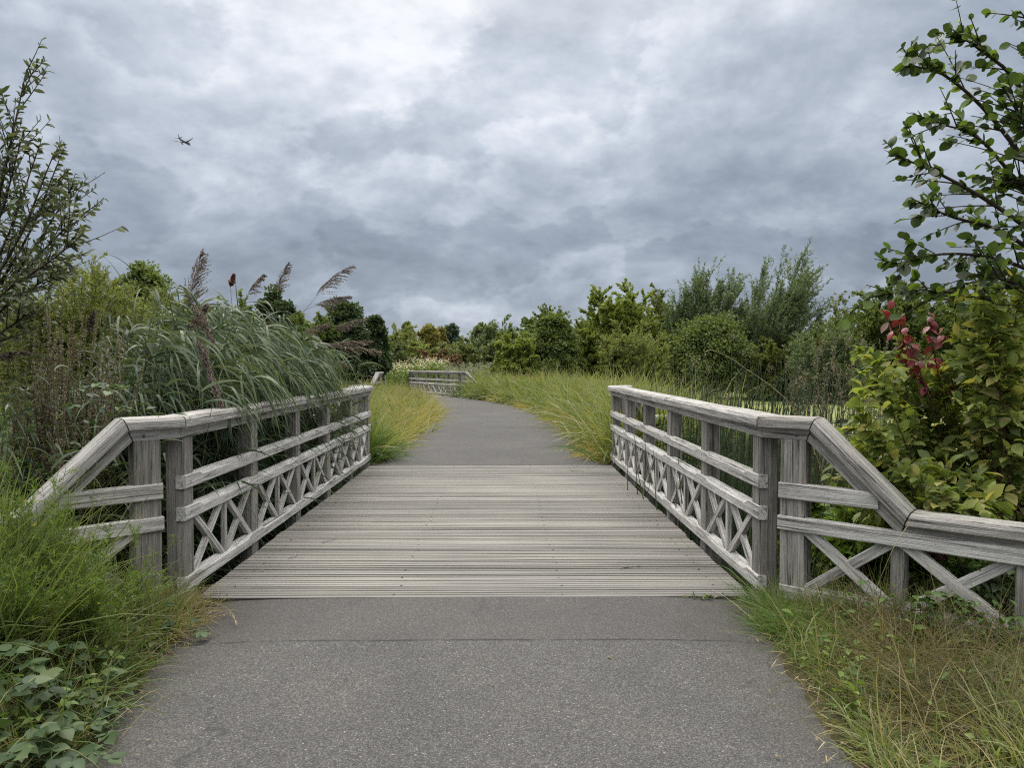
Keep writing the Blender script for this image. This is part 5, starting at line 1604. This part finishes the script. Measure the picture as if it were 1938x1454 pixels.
bramble('small bramble sprig reaching over the path below the left bridge post', [[gp(235, 1190, 0.06), gp(290, 1160, 0.13), gp(335, 1180, 0.08), gp(392, 1192, 0.03)], [gp(235, 1195, 0.05), gp(275, 1190, 0.10), gp(310, 1215, 0.04)]], 163, 0.058, 0.085)
bramble('bramble trailing through the grass halfway down the left verge', [[gp(60, 1290, 0.06), gp(130, 1170, 0.24), gp(200, 1150, 0.16), gp(240, 1180, 0.10)], [gp(-20, 1250, .06), gp(40, 1120, 0.30), gp(110, 1110, 0.22), gp(160, 1140, 0.14)]], 164, 0.06, 0.09)
# bramble leaves seen above the left cap
bramble('bramble with pale upturned leaves behind the left end cap', [[np.array((-3.0, 5.2, 0.3)), at(150, 790, 4.9), at(180, 735, 4.8), at(230, 745, 4.75)], [np.array((-2.8, 5.2, 0.3)), at(200, 830, 5.0), at(240, 775, 5.0), at(275, 790, 4.95)]], 165, 0.07, 0.10)


def bulrush(label, px, Y, n, seed, Hh=1.35, spread=0.45, heads=4):
    rng = np.random.default_rng(seed)
    c = at(px, 800, Y); c[2] = -0.55
    base = c + np.stack([rng.normal(size=n) * spread, rng.normal(size=n) * 0.7, np.zeros(n)], -1)
    D = np.concatenate([rng.normal(size=(n, 2)) * 0.13, np.ones((n, 1))], 1)
    poly = curve(base, D, (Hh + 0.55) * (0.7 + 0.4 * rng.random(n)), 0.12 * rng.random(n), 7, (1, 0, -0.5))
    st = Bag(); tubes(st, rng, poly, np.linspace(0.0115, 0.0026, 7)[None], 4)
    ribbons(st, rng, base, D + 0.1 * rng.normal(size=D.shape), (Hh + 0.4) * (0.6 + 0.4 * rng.random(n)), 0.012, 0.5, 5, [1, 1, 0.9, 0.7, 0.4, 0.05], (0.7, 0, -1))
    root = empty('bulrush_clump', c); tag(root, label, 'bulrushes', 'bulrushes standing in the pond')
    st.build('stems', G['rush'], root, origin=c)
    if heads:
        for k in rng.choice(n, heads, replace=False):
            h = Bag()
            P = poly[k, -1] + rng.normal(size=(60, 3)) * np.array((0.022, 0.022, 0.035))
            ribbons(h, rng, P, rng.normal(size=P.shape), 0.018, 0.008, 0.3, 2, DIAM)
            h.build('seed_head', G['seed'], root, origin=c)
    return root


for i, (px, Y, n, H_, lab) in enumerate([
        (1275, 12.5, 16, 1.5, 'sparse dark bulrushes left of the others, beyond the middle of the right railing'),
        (1325, 10.5, 26, 1.6, 'dark bulrushes standing against the pale sedge behind the right railing'),
        (1375, 9.5, 34, 1.65, 'thick clump of dark bulrushes behind the middle posts of the right railing'),
        (1420, 11.0, 34, 1.8, 'tall bulrush clump with brown heads in front of the dark hawthorn'),
        (1462, 9.0, 32, 1.6, 'bulrushes right behind the near end of the right handrail'),
        (1510, 10.5, 34, 1.7, 'bulrushes in front of the brightest duckweed'),
        (1555, 8.6, 32, 1.55, 'bulrush clump behind the right end cap'),
        (1600, 9.8, 32, 1.6, 'bulrush clump by the dead brown stems'),
        (1640, 7.8, 30, 1.15, 'bulrushes tangled into the left side of the dogwood'),
        (1400, 7.6, 60, 0.75, 'low dark rushes seen through the right railing'),
        (1330, 8.6, 60, 0.70, 'low dark rushes seen through the far posts of the right railing')]):
    bulrush(lab, px, Y, int(n * 1.6), 170 + i, H_, heads=5 if i in (2, 3, 5) else 2)


def dead_stems(label, px, Y, tips, seed):
    rng = np.random.default_rng(seed)
    org = at(px, 850, Y); org[2] = -0.5
    main = np.array([resample([org + np.array((0.12 * rng.normal(), 0.1 * rng.normal(), 0)), org * 0.5 + at(tx, ty, Y) * 0.5 + np.array((0.03, 0, 0)), at(tx, ty, Y + 0.1 * rng.normal())], 10) for tx, ty in tips])
    st, se = Bag(), Bag()
    tubes(st, rng, main, np.linspace(0.004, 0.0015, 10)[None], 4)
    idx = np.repeat(np.arange(len(main)), 9)
    P, T = along(main, idx, 0.4 + 0.55 * rng.random(len(idx)))
    sd = curve(P, unit(T + 0.55 * perp(rng, T)), 0.18, -0.2, 6)
    tubes(st, rng, sd, 0.0012, 3)
    leaves_on(se, rng, sd, 30, 0.1, 1, 0.016, 0.009, 2, DIAM, 1.2)
    leaves_on(se, rng, main, 120, 0.45, 1, 0.016, 0.009, 2, DIAM, 1.2)
    root = empty('dead_dock_plant', org); tag(root, label, 'weed', 'dead brown weeds at the pond edge')
    st.build('stems', G['brownstem'], root, origin=org); se.build('seed_spikes', G['seed'], root, origin=org)


dead_stems('dead brown dock stems standing left of the dogwood', 1590, 7.5, [(1578, 625), (1600, 600), (1560, 680), (1615, 640), (1630, 610), (1590, 690)], 191)
dead_stems('pale brown seeding weeds over the near end of the right handrail', 1540, 7.0, [(1490, 690), (1520, 660), (1545, 640), (1505, 720), (1560, 720)], 192)
dead_stems('dead brown weeds tangled behind the dogwood', 1660, 6.6, [(1640, 660), (1665, 640), (1650, 720), (1690, 700)], 193)


def stalk(name, label, cat, pts, r0, mat, seed, headL=0.0, head='dry'):
    rng = np.random.default_rng(seed)
    p = resample(pts, 18)
    b_ = Bag(); tubes(b_, rng, p[None], np.linspace(r0, r0 * 0.4, 18)[None], 4)
    if headL:
        q, t = along(p[None], np.zeros(40, int), 1 - headL * rng.random(40))
        ribbons(b_, rng, q, t + 0.3 * rng.normal(size=t.shape), 0.022, 0.005, 0.6, 2, DIAM)
    tag(b_.build(name, G[mat], origin=p[0]), label, cat)


stalk('grass_stalk', 'single long straw-coloured grass stalk arching over the right handrail', 'grass stalk', [at(1560, 900, 5.4), at(1500, 770, 5.4), at(1400, 690, 5.4), at(1352, 664, 5.4), at(1332, 667, 5.4)], 0.0035, 'straw', 201, 0.0)
stalk('grass_stalk', 'pale straw stalk lying across the low right wing fence', 'grass stalk', [gp(1640, 1160, 0.1), at(1690, 1040, 4.0), at(1720, 990, 4.1), at(1712, 970, 4.1)], 0.002, 'straw', 202)
stalk('grass_stalk', 'bare pale straw leaning on the path edge below the left verge', 'grass stalk', [gp(200, 1380, 0.03), gp(270, 1320, 0.02), gp(303, 1304, 0.012)], 0.0022, 'straw', 203)
stalk('grass_stalk', 'thin seeding stalk arching over the asphalt beside the bramble sprig', 'grass stalk', [gp(335, 1130, 0.05), at(380, 1136, 4.55), at(430, 1152, 4.5), gp(448, 1180, 0.02)], 0.0016, 'straw', 204, 0.25)


def herbs_left():
    """feathery mayweed-like herb with a few yellow flowers in front of the left wing fence."""
    for k, (px, py, Y, n, lab) in enumerate([(85, 1010, 4.0, 22, 'feathery green herb with yellow flowers over the left wing rails'), (60, 1050, 3.9, 26, 'feathery green herb at the left edge below the sloping rail'),
                                             (185, 1060, 4.2, 10, 'small feathery herb with a yellow flower by the left wing post'),
                                             (5, 965, 3.9, 30, 'tall feathery herb hiding the left end of the wing fence'),
                                             (150, 1090, 3.7, 24, 'feathery bright green herb low in the middle of the left verge'), (20, 1120, 3.5, 24, 'feathery herb above the brambles at the left edge')]):
        rng = np.random.default_rng(210 + k)
        n = int(n * 1.7)
        tips = np.stack([px + 55 * rng.normal(size=n), py + 45 * rng.normal(size=n)], -1)
        org = at(px, py, Y); org[2] = 0
        main = np.array([resample([org + np.array((0.15 * rng.normal(), 0.12 * rng.normal(), 0)), (org + at(a, b_, Y)) / 2 + 0.03 * rng.normal(size=3), at(a, b_, Y + 0.15 * rng.normal())], 8) for a, b_ in tips])
        f, s = Bag(), Bag()
        tubes(s, rng, main, np.linspace(0.002, 0.001, 8)[None], 4)
        idx = np.repeat(np.arange(n), 9)
        P, T = along(main, idx, 0.25 + 0.75 * rng.random(len(idx)))
        tw = curve(P, unit(T + 0.7 * perp(rng, T)), 0.09, 0.1, 5)
        tubes(s, rng, tw, 0.0007, 3)
        leaves_on(f, rng, tw, 26, 0.05, 1, 0.022, 0.0028, 2, [0.8, 1, 0.2], 0.8, 0.2)
        leaves_on(f, rng, main, 60, 0.2, 1, 0.026, 0.003, 2, [0.8, 1, 0.2], 0.9, 0.2)
        root = empty('mayweed_plant', org); tag(root, lab, 'herb', 'feathery herbs on the left verge')
        f.build('leaves', G['herb'], root, origin=org); s.build('stems', G['greenstem'], root, origin=org)
        for a in rng.integers(0, n, 3 if k == 0 else 1):
            fb = Bag()
            an = np.arange(7) * 2 * math.pi / 7
            D = np.stack([np.cos(an), np.sin(an), np.full(7, 0.35)], -1)
            ribbons(fb, rng, np.repeat(main[a, -1][None], 7, 0), D, 0.011, 0.008, 0.2, 2, [0.5, 1, 0.5])
            fb.build('flower', G['yflower'], root, origin=org)


herbs_left()


def small_things():
    # weed growing in the joint at the near edge of the deck
    rng = np.random.default_rng(221)
    for px, py, n, lab in ((1330, 1131, 26, 'tiny green weed growing in the gap at the near right edge of the deck'), (1090, 893, 20, 'dry little weed in the gap at the far edge of the deck')):
        c = gp(px, py, 0.0)
        P = np.repeat(c[None], n, 0) + rng.normal(size=(n, 3)) * np.array((0.055, 0.008, 0.002))
        b_ = Bag()
        ribbons(b_, rng, P, np.stack([0.8 * rng.normal(size=n), -0.3 + 0.4 * rng.normal(size=n), 0.6 + 0 * P[:, 0]], -1), 0.045, 0.012, 1.0, 3, [0.4, 1, 0.8, 0.05])
        tag(b_.build('weed', G['grass'], origin=c), lab, 'weed')
    # twig, blown bits and fallen leaves
    def twig(px0, py0, px1, py1, lab, side=3, r_=0.0028):
        a, c = gp(px0, py0, 0.008), gp(px1, py1, 0.010)
        p = np.array([a + (c - a) * t + np.array((0, 0.006 * math.sin(7 * t), 0)) for t in np.linspace(0, 1, 8)])
        b_ = Bag(); tubes(b_, rng, p[None], np.linspace(r_, r_ * 0.5, 8)[None], 5)
        for t in np.linspace(0.35, 0.9, side):
            q = a + (c - a) * t
            tubes(b_, rng, np.array([q, q + np.array((0.006, 0.02, 0.004)), q + np.array((0.014, 0.045, 0.004))])[None], 0.0014, 4)
        tag(b_.build('twig', G['twig'], origin=a), lab, 'twig')
    twig(1172, 1077, 1212, 1072, 'dark broken twig with side spurs lying on the deck')
    twig(610, 1028, 632, 1022, 'thin reddish sprig on the boards left of the middle', 2, 0.0018)
    twig(545, 1058, 560, 1054, 'small dark sprig on the boards near the left railing', 2, 0.002)
    for px, py, lab in ((500, 1080, 'curled brown leaf on the near boards'), (1150, 1243, 'pale scrap of leaf on the asphalt right of the middle'), (640, 1300, 'tiny pale leaf fragment on the near asphalt'), (250, 1225, 'brown dead leaf at the left path edge'), (1240, 985, 'small brown leaf on the boards by the right railing')):
        c = gp(px, py, 0.006)
        b_ = Bag()
        d = unit(np.array((rng.normal(), rng.normal(), 0.15)))
        ribbons(b_, rng, c[None], d[None], 0.035, 0.018, 0.6, 5, OVATE, fold=0.3, side=np.cross(d, (0.1, 0, 1.0))[None])
        tag(b_.build('fallen_leaf', G['fallen'], origin=c), lab, 'leaf')


small_things()


# ------------------------------------------------------------------ airliner leaving to the right
def airliner():
    rng = np.random.default_rng(231)
    paint = plain_mat('grey_airframe', [(0.16, 0.19, 0.25), (0.21, 0.24, 0.30)], 0.5, 0.2)
    p = at(349, 268, 1500.0)
    root = empty('airliner', p)
    root.rotation_euler = (R(0), R(-3), -R(7))
    root.scale = (1.12, 1.12, 1.12)
    tag(root, 'small grey twin-engined airliner flying under the clouds at the left', 'aeroplane')
    def ring_body(name, stations, ns=16):
        b_ = Bag(); V = []
        for (y, r_, z) in stations:
            for k in range(ns):
                a = 2 * math.pi * k / ns
                V.append((r_ * math.cos(a), y, z + r_ * math.sin(a)))
        Q = [(i * ns + k, i * ns + (k + 1) % ns, (i + 1) * ns + (k + 1) % ns, (i + 1) * ns + k) for i in range(len(stations) - 1) for k in range(ns)]
        b_.add(V, Q=Q, polys=[list(range(ns))[::-1], [(len(stations) - 1) * ns + k for k in range(ns)]])
        return b_
    ring_body('f', [(-20, 0.25, 1.1), (-17, 0.9, 0.75), (-12, 1.7, 0.25), (-7, 2.0, 0), (10, 2.0, 0), (15, 1.85, -0.05), (18, 1.3, -0.25), (19.6, 0.5, -0.45), (20, 0.08, -0.5)]).build('fuselage', paint, root)
    def slab(secs):
        """wing-like solid from root to tip: (x, y_lead, y_trail, z, thickness)."""
        b_ = Bag(); V = []
        for x, yl, yt, z, t in secs:
            V += [(x, yl, z), (x, yl * 0.65 + yt * 0.35, z + t / 2), (x, yt, z), (x, yl * 0.65 + yt * 0.35, z - t / 2)]
        n = len(secs)
        Q = [(i * 4 + k, i * 4 + (k + 1) % 4, (i + 1) * 4 + (k + 1) % 4, (i + 1) * 4 + k) for i in range(n - 1) for k in range(4)]
        b_.add(V, Q=Q, polys=[[0, 3, 2, 1], [(n - 1) * 4 + k for k in range(4)]])
        return b_
    for s in (-1, 1):
        slab([(s * 1.2, 5.5, -2.5, -0.9, 1.0), (s * 8, 1.2, -3.2, -0.1, 0.6), (s * 20, -6.2, -8.0, 1.9, 0.22), (s * 21, -7.2, -8.3, 3.0, 0.12)]).build('wing', paint, root, smooth=False)
        slab([(s * 0.6, -15.2, -18.8, 1.0, 0.4), (s * 7.2, -18.6, -20.4, 1.9, 0.14)]).build('tailplane', paint, root, smooth=False)
        e = Bag(); base = ring_body('e', [(5.6, 0.95, -2.1), (4.6, 1.25, -2.1), (2.2, 1.2, -2.05), (0.6, 0.7, -1.95)], 12)
        V = base.V[0] + np.array((s * 6.4, 0, 0))
        e.add(V, Q=base.Q[0], polys=base.P)
        e.build('engine', paint, root)
    b_ = Bag()
    V = []
    for z, yl, yt, t in ((1.6, -13.2, -18.6, 0.5), (8.2, -18.4, -20.6, 0.16)):
        V += [(0, yl, z), (t / 2, yl * 0.6 + yt * 0.4, z), (0, yt, z), (-t / 2, yl * 0.6 + yt * 0.4, z)]
    b_.add(V, Q=[(k, (k + 1) % 4, 4 + (k + 1) % 4, 4 + k) for k in range(4)], polys=[[3, 2, 1, 0], [4, 5, 6, 7]])
    b_.build('tail_fin', paint, root, smooth=False)


airliner()


# ------------------------------------------------------------------ back row of the hedges, undergrowth behind the wings
rng_ = np.random.default_rng(300)
for px in range(1010, 2160, 85):
    bush('hedge_bush', 'dense mid-green bush in the unbroken back row of the right-hand hedge', px, 612 - 22 * rng_.random() - (40 if px > 1650 else 0), 49.0 + 2 * rng_.random(), 150, mat='hawthorn' if rng_.random() < 0.6 else 'olive', seed=310 + px,
         nshoot=40, twigs=9, per=26, leaf=(0.22, 0.13), group='back row of the right-hand hedge', z0=-0.4)
for px in range(-240, 640, 95):
    bush('hedge_bush', 'plain olive-green bush in the back row behind the left willows and reeds', px, 600 - 25 * rng_.random(), 42.0 + 2 * rng_.random(), 165, mat='olive' if rng_.random() < 0.5 else 'hawthorn', seed=2310 + px,
         nshoot=40, twigs=9, per=26, leaf=(0.20, 0.11), group='back row behind the left willows')
for px, w_, top, Y, lab in ((1960, 260, 760, 5.9, 'leafy undergrowth in the shade behind the dogwoods at the right edge'), (1700, 280, 900, 5.9, 'leafy undergrowth behind the right sloping rail'), (1560, 150, 940, 6.6, 'leafy undergrowth filling the gap behind the right end posts')):
    bush('undergrowth_bush', lab, px, top, Y, w_, mat='herb', seed=400 + px, nshoot=46, twigs=8, per=22, leaf=(0.075, 0.038), group='undergrowth behind the right wing fence', z0=-0.6, wood='greenstem')
bush('undergrowth_bush', 'dark leafy weeds in the shade behind the left wing fence', 190, 830, 5.6, 330, mat='bramble', seed=420, nshoot=60, twigs=8, per=20, leaf=(0.07, 0.035), z0=-0.6, wood='greenstem')
verge('grass', 'long green sedge leaning in the ditch behind the right wing fence', 'sedge', 170, [(1.95, 5.2), (2.6, 4.6), (3.6, 3.7), (4.6, 4.2), (3.4, 6.0), (2.2, 6.2)], 26, 0.95, 0.012, 431, rad=0.10, droop=1.3, wind=(0.5, -0.3, -1))
verge('grass', 'long dark sedge in the ditch behind the left wing fence', 'sedge', 150, [(-2.5, 5.3), (-3.2, 4.6), (-4.2, 3.7), (-5.2, 4.2), (-4.0, 6.0), (-2.6, 6.2)], 26, 0.85, 0.011, 432, rad=0.10, droop=1.2, wind=(0.5, -0.3, -1))
verge('grass', 'sedge growing in the ditch behind the right railing', 'sedge', 420, [(2.25, 5.6), (5.2, 5.6), (6.5, 11.6), (2.25, 11.4)], 24, 1.0, 0.012, 433, rad=0.12, nseg=3, droop=1.2, wind=(0.4, -0.2, -1))
verge('grass', 'sedge growing in the ditch behind the left railing', 'sedge', 380, [(-2.7, 5.6), (-7.0, 5.6), (-7.0, 11.6), (-2.7, 11.4)], 24, 0.9, 0.012, 434, rad=0.12, nseg=3, droop=1.2, wind=(0.4, -0.2, -1))


def hanging_reeds(label, y0, y1, n, zlo, zhi, seed, leafL=0.56, xlo=-3.1, xhi=-2.2, over=-1.86):
    """reed stems bent towards the path, their long leaves hanging down over the handrail."""
    rng = np.random.default_rng(seed)
    Y = y0 + (y1 - y0) * rng.random(n)
    tip = np.stack([xlo + (xhi - xlo) * rng.random(n) ** 0.8, Y, zlo + (zhi - zlo) * rng.random(n) ** 1.2], -1)
    tip[:, 2] -= 0.45 * np.clip((tip[:, 0] + 2.7) / 0.5, 0, 1) * (tip[:, 2] - 1.25).clip(0)
    base = np.stack([np.minimum(tip[:, 0] - 0.35 - 0.35 * rng.random(n), -2.75), Y + 0.25 + 0.3 * rng.normal(size=n), np.full(n, -0.6)], -1)
    poly = np.array([resample([b_, b_ * 0.5 + np.array((b_[0] + 0.06, b_[1], t[2])) * 0.5, np.array(((b_[0] + t[0]) / 2, (b_[1] + t[1]) / 2, t[2] * 0.93)), t], 10) for b_, t in zip(base, tip)])
    c = base.mean(0)
    st, lf = Bag(), Bag()
    tubes(st, rng, poly, np.linspace(0.0045, 0.0018, 10)[None], 4)
    idx = np.repeat(np.arange(n), 11)
    u = np.tile(np.linspace(0.42, 1.0, 11), n)
    P, T = along(poly, idx, u)
    m = len(P)
    out = np.stack([0.15 + 0.8 * rng.normal(size=m), -0.30 + 0.8 * rng.normal(size=m), 0.15 + 0 * u], -1)
    D = unit(T * 0.8 + 0.6 * unit(out))
    L = leafL * (0.6 + 0.6 * rng.random(m))
    reach = P[:, 0] + 0.35 * L + 0.3 * np.maximum(D[:, 0], 0) * L
    keep = (reach < over + 0.08 * rng.normal(size=m)) & ((P[:, 0] < -2.4) | (P[:, 2] > 1.3))
    P, D, L, m = P[keep], D[keep], L[keep], int(keep.sum())
    ribbons(lf, rng, P, D, L, 0.022 * (0.6 + 0.6 * rng.random(m)), 1.6 + 1.9 * rng.random(m), 8, [0.45, 0.9, 1, 0.97, 0.88, 0.72, 0.5, 0.26, 0.02], (0.16, -0.06, -1.0), twist=0.5 * rng.normal(size=m))
    root = empty('reed_clump', c)
    tag(root, label, 'reeds', 'reeds leaning over the left railing')
    lf.build('leaves', G['reed'], root, origin=c)
    st.build('stems', G['greenstem'], root, origin=c)


hanging_reeds('bent reeds hanging over the handrail beside its near end, darkest of the mass', 5.75, 7.0, 115, 1.30, 2.0, 501, over=-1.80)
hanging_reeds('bent reeds hanging over the middle of the left handrail', 6.8, 8.2, 95, 1.35, 2.25, 502)
hanging_reeds('bent reeds streaming over the handrail just short of its far end', 8.1, 9.7, 120, 1.35, 2.15, 503, xhi=-2.2)
hanging_reeds('upright thicket of reeds set back from the left handrail', 6.4, 9.5, 110, 1.4, 2.35, 504, xlo=-3.9, xhi=-2.7)
hanging_reeds('low tangle of reeds behind the left end posts', 5.4, 6.6, 60, 1.0, 1.45, 505, xlo=-4.0, xhi=-2.5)

verge('grass', 'shoulder-high fresh grass hiding the left end of the wing fence', 'grass', 60, [(-2.3, 3.4), (-2.5, 3.9), (-3.0, 3.95), (-3.0, 3.3)], 20, 0.92, 0.0095, 511, gap=2.45, rad=0.08, lean=0.6, droop=0.7, wind=(-0.25, 0, -1))
verge('grass', 'knee-high grass at the foot of the left wing fence', 'grass', 80, [(-2.2, 3.7), (-2.3, 4.5), (-2.75, 4.25), (-2.6, 3.6)], 24, 0.50, 0.008, 512, gap=2.15, wind=(0, 0, -1), rad=0.06, lean=0.9, droop=1.1)


def scrub(side_poly, n, mat, seed, label, leaf, hgt, name='ground_cover', cat='weeds'):
    """low broad-leaved weeds sitting among the grass."""
    rng = np.random.default_rng(seed)
    C = off_path(scatter(rng, n, side_poly), 1.95)
    idx = np.repeat(np.arange(len(C)), 7)
    P = C[idx].copy()
    P[:, 2] = height(P[:, 0], P[:, 1]) + 0.01 + hgt * rng.random(len(idx))
    D = unit(np.concatenate([rng.normal(size=(len(idx), 2)), 0.35 + 0.4 * rng.random((len(idx), 1))], 1))
    P[:, :2] += D[:, :2] * 0.02
    b_ = Bag()
    L = leaf * (0.6 + 0.8 * rng.random(len(idx)))
    ribbons(b_, rng, P, D, L, L * 0.45, 1.0, 5, OVATE, side=np.cross(D, np.array((0, 0, 1.0)) + 0.4 * rng.normal(size=D.shape)), fold=0.25)
    tag(b_.build(name, G[mat]), label, cat, kind='stuff')


scrub(LV, 260, 'herb', 521, 'small broad-leaved weeds among the left verge grass', 0.055, 0.20)
scrub(RV, 300, 'herb', 522, 'small broad-leaved weeds among the right verge grass', 0.050, 0.16)
scrub([(1.9, 4.4), (3.4, 3.2), (5.0, 2.6), (3.6, 3.0), (2.3, 4.0)], 160, 'ivy', 523, 'green creeping weeds along the foot of the right wing fence', 0.06, 0.30)


def litter(name, label, poly, n, mat, seed, L0, W0, lo, hi):
    rng = np.random.default_rng(seed)
    C = scatter(rng, n, poly)
    d = path_dist(C[:, 0], C[:, 1]) - np.interp(C[:, 1], PATH[:, 1], HALF_W)
    C = C[(d > lo) & (d < hi) & (rng.random(len(d)) < np.where(d < -0.05, 0.30, 1.0))]
    m = len(C)
    on = path_dist(C[:, 0], C[:, 1]) - np.interp(C[:, 1], PATH[:, 1], HALF_W) < 0
    C[:, 2] = np.where(on, 0.004, height(C[:, 0], C[:, 1]) + 0.012)
    an = rng.random(m) * 6.28
    D = np.stack([np.cos(an), np.sin(an), 0.06 + 0.08 * rng.random(m)], -1)
    b_ = Bag()
    ribbons(b_, rng, C, D, L0 * (0.4 + rng.random(m)), W0, 0.25, 3, [0.7, 1, 0.8, 0.2], side=np.cross(D, (0, 0, 1.0)))
    tag(b_.build(name, G[mat]), label, 'litter', kind='stuff')


litter('litter', 'dead straw and grass bits lying along both edges of the near path', [(-3.2, 1.6), (-2.6, 4.9), (2.4, 4.9), (3.4, 1.6)], 5200, 'dry', 531, 0.10, 0.0042, -0.16, 1.2)
litter('litter', 'crumbs of dead leaf scattered along the edges of the near path', [(-2.6, 1.6), (-2.4, 4.9), (2.3, 4.9), (2.6, 1.6)], 1500, 'fallen', 532, 0.020, 0.012, -0.35, 0.3)
litter('litter', 'straw bits along the edges of the far path', [(-3.0, 11.4), (-3.2, 26), (2.2, 26), (2.2, 11.4)], 3500, 'dry', 533, 0.14, 0.008, -0.25, 0.4)

for px, top, Y, w_, mt in ((735, 640, 58, 80, 'far'), (790, 646, 60, 80, 'willow'), (845, 652, 62, 80, 'far'), (900, 650, 60, 90, 'olive'), (955, 640, 50, 90, 'far'), (1010, 628, 47, 90, 'hawthorn'), (690, 630, 50, 90, 'hawthorn'), (600, 620, 46, 110, 'olive')):
    bush('scrub_bush', 'soft low scrub bush filling a gap at the foot of the far trees', px, top, Y, w_, mat=mt, seed=540 + px, nshoot=40, twigs=8, per=26, leaf=(0.20, 0.08), group='low scrub at the foot of the far trees')


for side, lab in ((-1, 'dead seeding stalks standing out of the left grass bank'), (1, 'dead seeding stalks standing out of the right grass bank')):
    bank(lab, 'dry', side, 11.8, 33, 0.2, 3.2, 330, 5, 1.2 if side > 0 else 0.95, 0.013, 601 + side, rad=0.06, nseg=4, lean=1.1, droop=0.7, prof=[0.4, 0.4, 0.5, 1.6, 0.3])
for side, lab in ((-1, 'leafy weeds in the left grass bank'), (1, 'leafy weeds in the right grass bank')):
    rng_ = np.random.default_rng(611 + side)
    C_ = strip(side, 12, 34, 0.25, 3.0, 240, rng_)
    i_ = np.repeat(np.arange(240), 26)
    P_ = C_[i_] + rng_.normal(size=(len(i_), 3)) * np.array((0.09, 0.09, 0))
    P_[:, 2] = (0.15 + (0.85 if side > 0 else 0.5) * rng_.random(len(i_)))
    b_ = Bag()
    ribbons(b_, rng_, P_, rng_.normal(size=P_.shape) + np.array((0, 0, 0.3)), 0.10, 0.035, 0.8, 3, [0.3, 1, 0.8, 0.05], rnd=np.clip(rng_.random(240)[i_] * 0.7 + 0.3 * rng_.random(len(i_)), 0, 1))
    tag(b_.build('ground_cover', G['hawthorn']), lab, 'weeds', kind='stuff')


bramble('bramble with the biggest dark leaves in the very corner at the bottom left', [[gp(-60, 1500, 0.03), gp(0, 1330, 0.30), gp(60, 1290, 0.26), gp(120, 1330, 0.12)], [gp(-100, 1440, 0.05), gp(-20, 1260, 0.34), gp(40, 1260, 0.26), gp(110, 1290, 0.14)], [gp(-40, 1520, .05), gp(20, 1420, 0.20), gp(70, 1390, 0.15), gp(140, 1440, 0.06)]], 166, 0.082, 0.085)
bramble('bramble sprawling between the corner clump and the asphalt', [[gp(60, 1480, 0.04), gp(120, 1420, 0.12), gp(170, 1440, 0.08), gp(200, 1470, 0.03)], [gp(10, 1360, 0.05), gp(90, 1240, 0.24), gp(150, 1230, 0.16), gp(200, 1330, 0.06)], [gp(-30, 1330, 0.05), gp(30, 1170, 0.30), gp(90, 1180, 0.24), gp(150, 1300, 0.08)]], 167, 0.068, 0.085)
scrub(LF, 240, 'bramble', 524, 'dark creeping leaves under the brambles at the bottom left', 0.055, 0.12)


verge('grass', 'short grass spilling over the right edge of the near path', 'grass', 190, [(1.22, 2.2), (1.46, 3.4), (1.60, 4.6), (1.82, 4.7), (1.78, 3.4), (1.58, 2.2)], 24, 0.19, 0.006, 701, gap=2.0, rad=0.05, lean=1.2, droop=1.3, wind=(-0.2, -0.1, -1))
verge('grass', 'dry grass spilling over the right edge of the near path', 'dry', 90, [(1.22, 2.2), (1.46, 3.4), (1.60, 4.6), (1.82, 4.7), (1.78, 3.4), (1.58, 2.2)], 12, 0.22, 0.0045, 702, gap=1.99, rad=0.05, lean=1.4, droop=1.4, wind=(-0.3, -0.1, -1))
